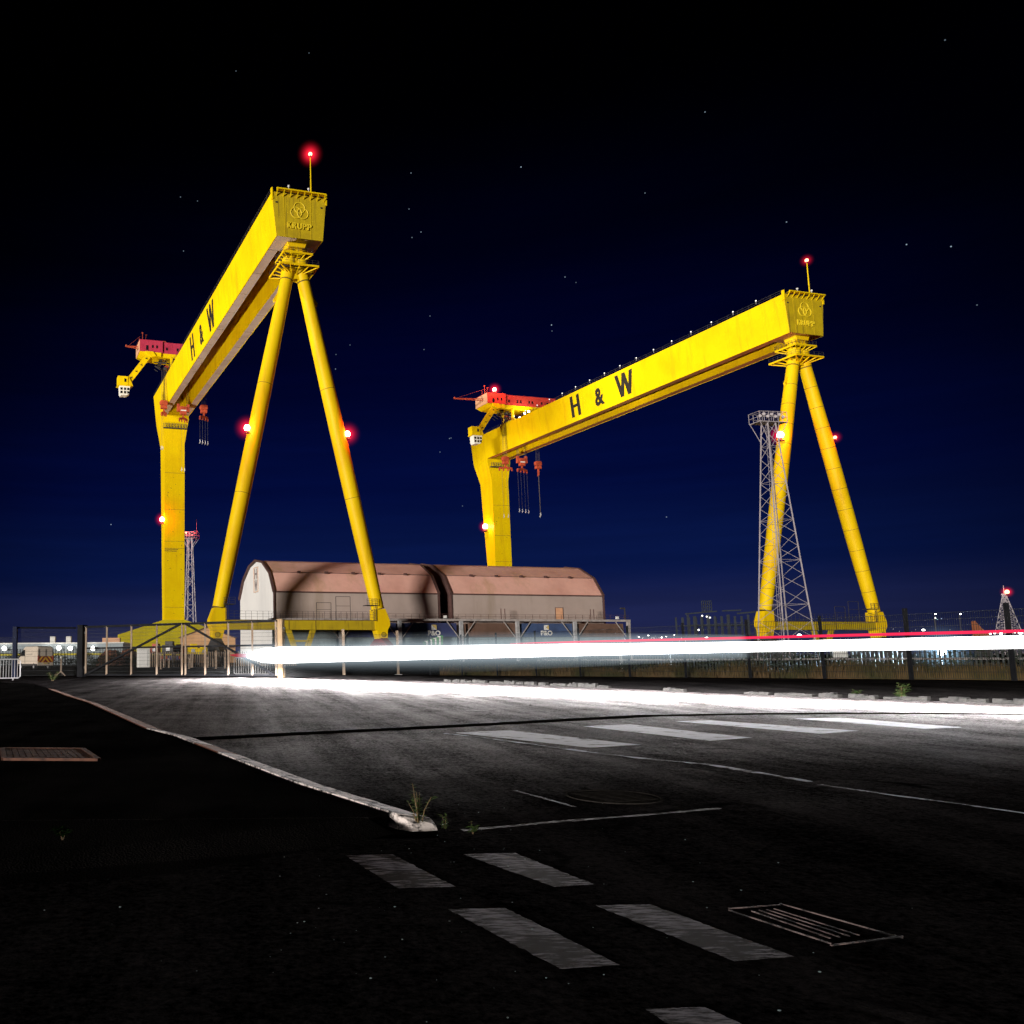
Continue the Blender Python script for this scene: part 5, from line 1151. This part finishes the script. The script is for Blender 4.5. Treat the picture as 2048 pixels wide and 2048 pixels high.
m = MB(); m.bar((1.4,1.01,1.75),(3.2,1.01,1.75), .02,.04); m.bar((3.55,1.01,.7),(3.55,1.01,2.3), .02,.02); m.build('door_rail', M['steel_dark'], vo_)
m = MB(); m.box((4.2,1.02,1.55),(4.35,1.28,1.9)); m.build('wing_mirror', M['steel_dark'], vo_)

# ================================================================== SHED, HEDGE, CABINET AND YARD THINGS AT LEFT
M['shed'] = surf('pale_blue_shed_sheet', (.36,.42,.46), (.28,.33,.37), rough=.7, scale=(.3,.3,.3), streak=.4)
sh = empty('long_shed', (-44,200,0), 0, 'long low grey blue shed with a row of bright lamps at far left', 'shed')
m = MB(); m.box((-75,0,0),(17,14,4.75)); wl_ = m.build('wall', M['shed'], sh); m = MB(); m.box((-75.3,-.5,4.75),(17.3,14.5,5.05)); m.build('roof', M['white'], sh)
for x in (-5.2+5.5,4.6): pass
for u_ in (102,134):
    p = at(u_,1283,200); m = MB(); m.box((p.x+44-.55,1.5,5.05),(p.x+44+.55,2.7,6.5)); m.build('chimney', M['white'], sh)
lampx = []
for u_, v_ in ((-330,1297),(-160,1297),(9,1297),(95,1297),(118,1296),(141,1297),(186,1297)):  # first two lamps are unseen, added so spots reach the cranes from farther left
    p = at(u_,v_,199.2); lampx.append(p); x = p.x+44; m = MB(); m.box((x-.35,-.75,p.z-.4),(x+.35,-.02,p.z+.4)); lo = m.build('wall_lamp', M['steel_dark'], sh)
    m = MB(); m.ball((x,-.95,p.z), .55, 12, 8, sq=(.95,.4,.95)); m.build('lens', M['white_lens'], lo, smooth=True)
m = MB(); m.box((-75,-.35,2.15),(17,-.05,2.55)); m.build('yellow_band', M['yellow_base'], sh)
m = MB()
pf_ = empty('palisade_fence', (-48,150,0), 0, 'grey steel palisade fence in front of the long shed', 'fence')
for i in range(130): x = i*.26; m.box((x,0,0),(x+.12,.03,3.0))
m.build('pale_panel', M['post_dark'], pf_); m = MB(); m.box((0,.03,2.2),(33.8,.09,2.3)); m.box((0,.03,.6),(33.8,.09,.7)); m.build('rail', M['post_dark'], pf_)
# hedge: many small leaves through the volume of a low dark bank
M['hedge'] = surf('dark_hedge_leaf', (.018,.026,.014), (.008,.012,.007), rough=.8, scale=(2,2,2), spec=.1)
random.seed(31); m = MB()
for i in range(9000):
    x = random.uniform(-42,-12); yb = 128+2*math.sin(x*.7); hz = 1.5+.28*math.sin(x*1.3)+.2*math.sin(x*3.1+1); z = random.uniform(-.05,1)**.7*hz if random.random() < .9 else hz+random.uniform(0,.25)
    z = abs(z) if not isinstance(z, complex) else .5
    leaf(m, (x,yb+random.uniform(-1,1),z), Vector((random.uniform(-1,1),random.uniform(-1,1),random.uniform(-.2,1))), random.uniform(.18,.4), random.uniform(.1,.2))
o = m.build('hedge', M['hedge'], recalc=False); tag(o, 'low dark hedge running below the lit shed at left', 'hedge')
p = gp(288,1335); p.y = 110; p = Vector(((288-PCX)/FOC*110/1.0,110,0)); p.x = at(288,1320,110).x
co = empty('site_cabinet', p, R(14), 'white upright site cabinet behind the left gate leaf', 'cabinet'); m = MB(); m.box((-.75,0,.05),(.75,1.3,2.35)); cb_ = m.build('cabinet_body', M['white'], co, bevel=.03)
m = MB(); m.box((-.68,-.04,.15),(.45,-.005,2.25)); m.build('cabinet_door', M['gable'], co); m = MB(); m.box((-.8,-.05,2.35),(.8,1.35,2.42)); m.build('cabinet_roof', M['white'], co)
# gabled store with its orange light put into the wall colour, in front of the far crane base
M['orange_wall'] = surf('orange_lit_render', (.62,.36,.18), (.5,.27,.12), rough=.8, scale=(.2,.2,.2), streak=.3)
gs = empty('gabled_store', (-8.6,228,0), R(4), 'low orange gabled store beside the left foot of the nearer crane', 'store'); m = MB(); m.prism([(-7.2,0),(-7.2,6.6),(-.2,9.2),(7.2,6.4),(7.2,0)], lambda x, z: (x,0,z), lambda x, z: (x,14,z)); m.build('wall', M['orange_wall'], gs)
m = MB(); m.bar((-7.6,-.2,6.6),(-.2,-.2,9.32), .3,.25); m.bar((-.2,-.2,9.32),(7.6,-.2,6.4), .3,.25); m.build('roof_edge', M['trim'], gs)
for x in (1.4,5.2): m = MB(); m.box((x,-.06,0),(x+.35,-.01,7.0 if x < 3 else 6.2)); m.build('downpipe', M['trim'], gs)
m = MB(); m.box((-7.0,-.06,3.9),(7.1,-.01,4.3)); m.build('dark_band', M['trim'], gs)
p = at(222,1281,260); m = MB(); m.box((-2.6,0,-2),(2.6,2.4,.8)); o = m.build('site_cabin', M['house_end'], bevel=.05); o.location = p; tag(o, 'small pinkish site cabin beyond the lime crane base at left', 'cabin')
# tarpaulin-covered heaps
M['tarp'] = surf('rust_tarpaulin', (.30,.10,.04), (.18,.055,.025), rough=.8, scale=(.6,.6,.6), bump=.8, bump_scale=2)
M['red_unit'] = surf('red_machine_paint', (.55,.04,.02), (.38,.03,.02), rough=.5, scale=(1,1,1))
def heap(u, D, wx, hz, label, mat, seed):
    random.seed(seed); p = at(u,1300,D); m = MB(); nx, ny = 14, 8; vs = []
    for i in range(nx+1):
        for j in range(ny+1):
            a, b = i/nx*2-1, j/ny*2-1; z = hz*max(0,(1-a*a))**.45*max(0,(1-b*b))**.4*random.uniform(.9,1.06); vs.append((a*wx,b*2.2,z))
    m.add(vs, [(i*(ny+1)+j,(i+1)*(ny+1)+j,(i+1)*(ny+1)+j+1,i*(ny+1)+j+1) for i in range(nx) for j in range(ny)]); o = m.build('covered_heap', mat, smooth=True); o.location = (p.x,D,0); tag(o, label, 'tarpaulin heap', None); return o
heap(222,165,2.6,2.9,'rust brown tarpaulin heap left of the white cabinet, left of the two','tarp' and M['tarp'],1)
heap(257,172,2.4,3.1,'rust brown tarpaulin heap just left of the white cabinet, right of the two',M['tarp'],2)
def machine(u, v, D, label, mat, seed, s_=1.0, name='site_machine', cat='machine'):
    random.seed(seed); p = at(u, v, D); o = empty(name, (p.x,D,0), R(random.uniform(-30,30)), label, cat); b = MB(); z0 = p.z-1.2*s_
    b.box((-1.1*s_,-.7,z0),(1.1*s_,.7,z0+1.5*s_)); b.box((-.5*s_,-.6,z0+1.5*s_),(1.0*s_,.6,z0+2.2*s_)); b.build('machine_body', mat, o, bevel=.06)
    f = MB()
    for x in (-.9,.9): f.bar((x*s_,-.4,0),(x*s_,-.4,z0), .2); f.bar((x*s_,.4,0),(x*s_,.4,z0), .2)
    f.box((-1.2*s_,-.75,z0-.18),(1.2*s_,.75,z0-.02)); f.build('support_frame', M['steel_dark'], o)
    f = MB(); f.box((-.3*s_,-.74,z0+.4*s_),(.5*s_,-.705,z0+1.1*s_)); f.build('panel', M['steel'], o); return o
machine(357,1297,160,'bright red machine cabinet in the yard behind the middle of the gate',M['red_unit'],3,.75)
machine(310,1296,162,'dark red and pale machine in the yard just right of the white cabinet',M['hook_red'],4,.8)
machine(385,1297,168,'low yellow machine in the yard behind the right gate leaf, left one',M['yellow'],5,.9)
machine(405,1299,175,'low yellow machine in the yard behind the right gate leaf, right one',M['yellow'],6,.8)
machine(337,1293,158,'dark grey machine with a pale panel behind the gate centre',M['steel_dark'],7,.95)
# second palisade and steel stock behind the right gate leaf
pf2 = empty('palisade_fence', (-14.5,122,0), R(3), 'pale steel palisade fence in the dark yard behind the gate', 'fence'); m = MB()
for i in range(75): x = i*.3; m.box((x,0,0),(x+.13,.03,2.0+.06*(i%2)))
m.build('pale_panel', M['post_pale'], pf2); m = MB(); m.box((0,.03,1.5),(22.4,.09,1.6)); m.box((0,.03,.4),(22.4,.09,.5)); m.build('rail', M['post_dark'], pf2)
random.seed(41)
for i in range(14):
    u_ = random.uniform(318,475); D = random.uniform(88,118); p = at(u_,1320,D); hgt = random.uniform(.9,2.3); m = MB(); m.bar((0,0,0),(random.uniform(-.05,.05),0,hgt), .11); m.box((-.12,-.12,0),(.12,.12,.05)); m.ball((0,0,hgt), .10, 6, 4)
    o = m.build('bollard', M['post_pale']); o.location = (p.x,D,0); tag(o, 'pale thin bollard standing in the dark yard behind the gate', 'bollard', 'yard bollards behind the gate')

# ================================================================== DISTANCE: STEEL FRAME, LAMPS, RED DERRICK
M['far_steel'] = surf('dull_blue_steel', (.035,.045,.06), (.025,.03,.04), rough=.7, scale=(.5,.5,.5))
sf_ = empty('steel_skeleton', (118.2,230,0), R(8), 'dark open steel skeleton structure near the horizon left of the lattice tower', 'steel structure')
for i in range(11):
    x = i*1.95; m = MB(); w_ = .55 if i in (1,3,6) else .4
    m.bar((x,0,0),(x,0,11.3+(.4 if i%3==0 else 0)), w_); m.bar((x,5,0),(x,5,11.2), w_*.8); m.build('column', M['far_steel'], sf_)
for z in (8.9,6.0,3.0):
    m = MB(); m.bar((-.3,0,z),(20.2,0,z+.15), .3); m.bar((-.3,5,z),(20.2,5,z), .25); m.build('beam', M['far_steel'], sf_)
m = MB(); m.bar((-.6,0,11.9),(8.5,0,12.6), .35); m.bar((10.2,0,12.7),(15.6,0,12.9), .35); m.bar((14.5,0,12.0),(20.5,0,12.5), .4); m.build('top_rail', M['far_steel'], sf_)
m = MB()
for i in range(6): m.bar((4.3+i*.55,0,12.4),(4.3+i*.55,0,15.4), .14)
for z in (12.6,13.5,14.4,15.3): m.bar((4.2,0,z),(7.2,0,z+.1), .14)
m.build('lamp_rack', M['far_steel'], sf_)
for i, x in enumerate((3.9,5.2,6.1)):
    m = MB(); m.ball((x,-.4,11.4-.25*i), .22, 8, 5); m.build('small_lamp', M['small_lens'], sf_, smooth=True)
def street_lamp(u, v, D, label, warm=False, size=.55, h_arm=True, grp='distant street lamps', st=None):
    p = at(u, v, D); o = empty('street_lamp', (p.x, D, 0), 0, label, 'street lamp', grp); m = MB(); m.tube([(0,.3,0),(0,.3,p.z-.1)], [.14,.09], 6); m.bar((0,.3,p.z-.1),(0,-.1,p.z+.02), .1); m.build('lamp_post', M['steel_dark'], o)
    m = MB(); m.ball((0,-.2,p.z), size, 10, 6, sq=(1.15,.8,.7)); m.build('lamp_head', st or (M['warm_lens'] if warm else M['white_lens']), o, smooth=True); return o
gl = 'distant street lamp, small and pale, on the horizon between hall and lattice tower'; gr_ = 'distant pale street lamp, one of the cluster low at the right edge'
for u_, v_, s_ in ((1231,1277,.55),(1277,1274,.2),(1296,1271,.2),(1323,1275,.22),(1332,1273,.2),(1413,1276,.55),(1375,1279,.3),(1348,1270,.16)): street_lamp(u_, v_, 300, gl, False, s_, grp='lamps on the horizon, middle', st=M['white_lens'])
for u_, v_, s_ in ((1978,1267,.5),(1988,1266,.4),(2001,1267,.42),(2028,1264,.5),(2040,1266,.62),(2014,1268,.25)): street_lamp(u_, v_, 300, gr_, False, s_, grp='lamps at the right edge', st=M['white_lens'])
street_lamp(1242,1266,300,'pale street lamp on a thin post just right of the container rows',False,.25)
street_lamp(1396,1260,300,'street lamp on a thin post in front of the steel skeleton',False,.3)
street_lamp(1598,1271,260,'white street lamp low between the lattice tower legs',False,.6)
street_lamp(1813,1268,300,'amber street lamp low above the streak at right',True,.85)
street_lamp(1846,1260,300,'single white street lamp right of the amber one',False,.42)
street_lamp(1870,1228,320,'upper white lamp of the pair high right of the crane foot',False,.24)
street_lamp(1870,1236,322,'lower white lamp of the pair high right of the crane foot',False,.24)
street_lamp(1920,1228,320,'small high white lamp left of the far mast',False,.28)
street_lamp(1715,1269,300,'small white lamp just right of the farther crane right foot',False,.22)
# city lights on the far hill
hl_ = MB(); random.seed(77)
for i in range(90):
    u_ = random.uniform(1215,1400) if i < 60 else random.uniform(1780,2048); v_ = random.gauss(1277,3.0) if i < 60 else random.gauss(1268,5); 
    hl_.ball(at(u_,v_,900), random.uniform(.12,.30), 5, 3)
o = hl_.build('town_lights', M['small_lens'], recalc=False); tag(o, 'scatter of tiny far town lights along the horizon', 'town lights', None, 'stuff')
p = at(1962,1268,260); o = empty('derrick', (p.x,260,0), 0, 'rusty red triangular derrick arm above the streak near the right edge', 'derrick'); m = MB(); m.prism([(-1.9,4),(-1.9,10.4),(-1.3,10.6),(.6,8.2),(2.6,6.6),(2.9,4)], lambda x, z: (x,0,z), lambda x, z: (x,.8,z)); m.build('derrick_arm', M['tarp'], o); m = MB(); m.box((-1.6,0,0),(2.4,.9,3.99)); m.build('derrick_base', M['steel_dark'], o)

# ================================================================== GRASS AND SCRUB BEHIND THE FENCE
M['reed'] = surf('brown_dry_grass', (.17,.105,.05), (.05,.055,.02), rough=.9, scale=(.7,.7,.7), lo=.35, hi=.65, spec=.1)
M['scrub'] = surf('grey_green_scrub', (.085,.105,.07), (.035,.045,.028), rough=.9, scale=(.6,.6,.6), spec=.1)
random.seed(51); m = MB(); fd = (fence_pts[12]-fence_pts[0]); fl_ = fd.length; fdir = fd.normalized(); fnn = Vector((-fdir.y*-1, -fdir.x, 0)).normalized()
fnn = Vector((.89,.45,0)).normalized()
for i in range(15000):
    s_ = random.uniform(.5, fl_+6); dd = abs(random.gauss(0,1.0))+.25; clump = .55+.45*math.sin(s_*1.1+math.sin(s_*.37)*3); 
    if random.random() > clump+.25: continue
    p = fence_pts[0]+fdir*s_+fnn*dd; h_ = random.uniform(.22,.55)*(.6+.7*clump); lean = Vector((random.uniform(-.25,.25),random.uniform(-.25,.25),1)).normalized(); wd = random.uniform(.012,.03); sd_ = Vector((-fdir.x,-fdir.y,0))*wd if random.random()<.5 else Vector((fnn.x,-fnn.y,0))*wd
    q = p+lean*h_; m.add([p-sd_, p+sd_, q+Vector((random.uniform(-.05,.05),0,0))], [(0,1,2)])
o = m.build('tall_grass', M['reed'], recalc=False); tag(o, 'dry brown grass growing along the foot of the right mesh fence', 'grass', None, 'stuff')
m = MB()
for i in range(15000):
    s_ = random.uniform(-2, fl_+10); dd = random.uniform(2.0,7.5); hz = .55+.24*math.sin(s_*.6+dd)+.16*math.sin(s_*1.7+dd*2)+.03*dd; p = fence_pts[0]+fdir*s_+fnn*dd+Vector((0,0,random.uniform(0,1)**.8*max(.2,hz)))
    leaf(m, p, Vector((random.uniform(-1,1),random.uniform(-1,1),random.uniform(-.1,1))), random.uniform(.07,.2), random.uniform(.04,.10))
o = m.build('scrub', M['scrub'], recalc=False); tag(o, 'low grey green scrub filling the waste ground behind the right fence', 'scrub', None, 'stuff')
M['dull_pale'] = surf('dull_palisade_steel', (.09,.105,.11), (.03,.036,.036), rough=.7, scale=(2,.6,2))
# slatted palisade behind the scrub, seen below the streak
pf3 = empty('palisade_fence', fence_pts[0]+fnn*8.2, math.atan2(fdir.y, fdir.x), 'pale palisade fence behind the scrub, seen under the light streak', 'fence'); m = MB()
for i in range(230): x = i*.17; m.box((x,0,0),(x+.07,.03,1.05+.05*(i%3)))
m.build('pale_panel', M['dull_pale'], pf3, recalc=False); m = MB(); m.box((0,-.04,.75),(39,-.005,.83)); m.build('rail', M['grey_steel'], pf3)
for u_, v_ in ((1243,1340),(1341,1338)):
    p = at(u_, v_, 47); o = empty('marker_post', (p.x,47,0), 0, 'pale twin-rod marker post on a small foot, left of the two below the streak' if u_ < 1300 else 'pale twin-rod marker post on a small foot, right of the two below the streak', 'post'); m = MB()
    for dx in (-.05,.05): m.bar((dx,0,p.z),(dx,0,1.1), .035)
    m.build('rods', M['white'], o); m = MB(); m.tube([(0,0,p.z-.12),(0,0,p.z+.05)], [.2,.06], 8); m.build('foot', M['white'], o)
# ================================================================== THE LIGHT STREAK OVER THE ROAD AND ITS LIGHT
def streak_pt(Y, z): return Vector((21.56-.4697*(Y-0) if False else 0, Y, z))
SA = at(497,1311.5,45.8); SB_dir = None
a_ = SA; b_ = at(2048,1284,15.9); d_s = (b_-a_); end_ = a_+d_s*1.35
m = MB(); pts = []; rad = []
for i in range(25):
    f = i/24; p = a_.lerp(end_, f); pts.append(p-a_); rad.append(lerp(.47,.12,min(1,f*1.6)**.8) if i > 0 else .12)
rad[1] = .36
M['streak'] = emit('white_streak_glow', (1,1,1), 9)
M['red_streak'] = emit('red_streak_glow', (1,.03,.10), 1.1)
M['red_streak_dim'] = emit('dim_red_streak_glow', (.9,.08,.12), .45)
st = m.tube(pts, rad, 14).build('light_streak', M['streak'], None, smooth=True); st.location = a_; tag(st, 'long white streak of headlight light hanging over the road', 'light streak')
# soft haze round it
axis = d_s.normalized(); Rm = axis.to_track_quat('X', 'Z').to_matrix().to_4x4(); Ls = (end_-a_).length
M['streak_bloom'] = bloom('streak_bloom', (.74,.90,1.0), 1.0, .95, 'line', 3.2)
hb = MB(); hb.tube([(-.7,0,0),(.2,0,0),(Ls*.35,0,0),(Ls*.62,0,0)], [.25,.95,.8,.3], 14); ho = hb.build('light_bloom', M['streak_bloom'], None, smooth=True); ho.parent = st; ho.rotation_euler = Rm.to_euler()
# red tail-light streak above
ra = at(1020,1287,28.3); rb = at(2048,1262,15.9); re_ = ra+(rb-ra)*1.35; m = MB(); m.tube([ra-ra, (rb-ra)*.12, (rb-ra)*.4, (rb-ra), (rb-ra)*1.35], [.004,.02,.030,.030,.030], 10); o = m.build('light_streak', M['red_streak'], None, smooth=True); o.location = ra; tag(o, 'thin red streak of tail-light just above the white streak', 'light streak')
rc = at(460,1310,47.5); rd = at(497,1311.5,46.6); m = MB(); m.tube([(0,0,0),(rd-rc)*.4,(rd-rc)], [.02,.09,.10], 8); o = m.build('light_streak', M['red_streak_dim'], None, smooth=True); o.location = rc; tag(o, 'short red streak at the left tip of the white streak', 'light streak')
# headlight light falling on the road: a strip lamp under the streak
def strip(nm, p, q, wdt, power, spread, col=(1,.96,.95), tilt=0):
    d = bpy.data.lights.new(nm, 'AREA'); d.shape = 'RECTANGLE'; L_ = (q-p).length; d.size = L_; d.size_y = wdt; d.energy = power; d.color = col; d.spread = R(spread)
    o = bpy.data.objects.new(nm, d); C.objects.link(o); o.location = (p+q)/2; x = (q-p).normalized(); z = (Vector((0,0,1)) + Vector((-x.y,x.x,0)).normalized()*math.tan(R(tilt))).normalized(); y = z.cross(x).normalized(); z = x.cross(y)
    o.matrix_world = Matrix.Translation((p+q)/2 + Vector((x.y,-x.x,0)).normalized()*1.0) @ Matrix((x,y,z)).transposed().to_4x4(); return o
for f0, f1, pw_ in ((.02,.16,4000),(.16,.30,3500),(.30,.44,2100),(.44,.60,1200),(.60,.80,470),(.80,1.0,270)):
    strip('headlight_strip', a_+axis*Ls*f0-Vector((0,0,.30)), a_+axis*Ls*f1-Vector((0,0,.30)), .3, pw_*.95*Ls*(f1-f0), 178, tilt=5)
# a work lamp shining through the scrub under the streak
wp = at(1880,1304,37); wo_ = empty('work_lamp', (wp.x,37,0), 0, 'blue white work lamp glaring through the scrub under the streak at right', 'lamp'); m = MB(); m.bar((0,0,0),(0,0,wp.z-.1), .06); m.build('lamp_stand', M['steel_dark'], wo_)
M['blue_lens'] = emit('blue_white_lamp_glow', (.75,.9,1), 20); m = MB(); m.ball((0,-.1,wp.z), .16, 10, 6); m.build('lamp_head', M['blue_lens'], wo_, smooth=True); point('work_light', (wp.x-.3,36.4,wp.z+.05), 4500, (.62,.82,1), .12)
hz_ = halo('light_bloom', (0,-.1,wp.z), 1.5, bloom('blue_bloom', (.45,.75,1), 1.8, 1.5, power=3.5), wo_)
# ---- yard floodlights: spots added at an unseen lamp past the shed's visible row
mid_a = local(crane_a, -5, 60, 92); mid_b = local(crane_b, -5, 60, 82)
def toward(p, az, el, dist=100): return p + Vector((math.cos(R(az))*math.cos(R(el)), math.sin(R(az))*math.cos(R(el)), math.sin(R(el))))*dist
pA = lampx[0]+Vector((0,-1.6,.3)); pB = lampx[0]+Vector((.8,-1.6,.3))
spot('added_floodlight', pA, toward(pA, 24, 45), 600000, 76, size=.5, blend=.5)
spot('added_floodlight', pB, toward(pB, 8, 25), 1000000, 27, size=.5, blend=.4)
spot('added_floodlight', pB, toward(pB, 28, 25), 1000000, 27, size=.5, blend=.4)
print('lamp0', pA)
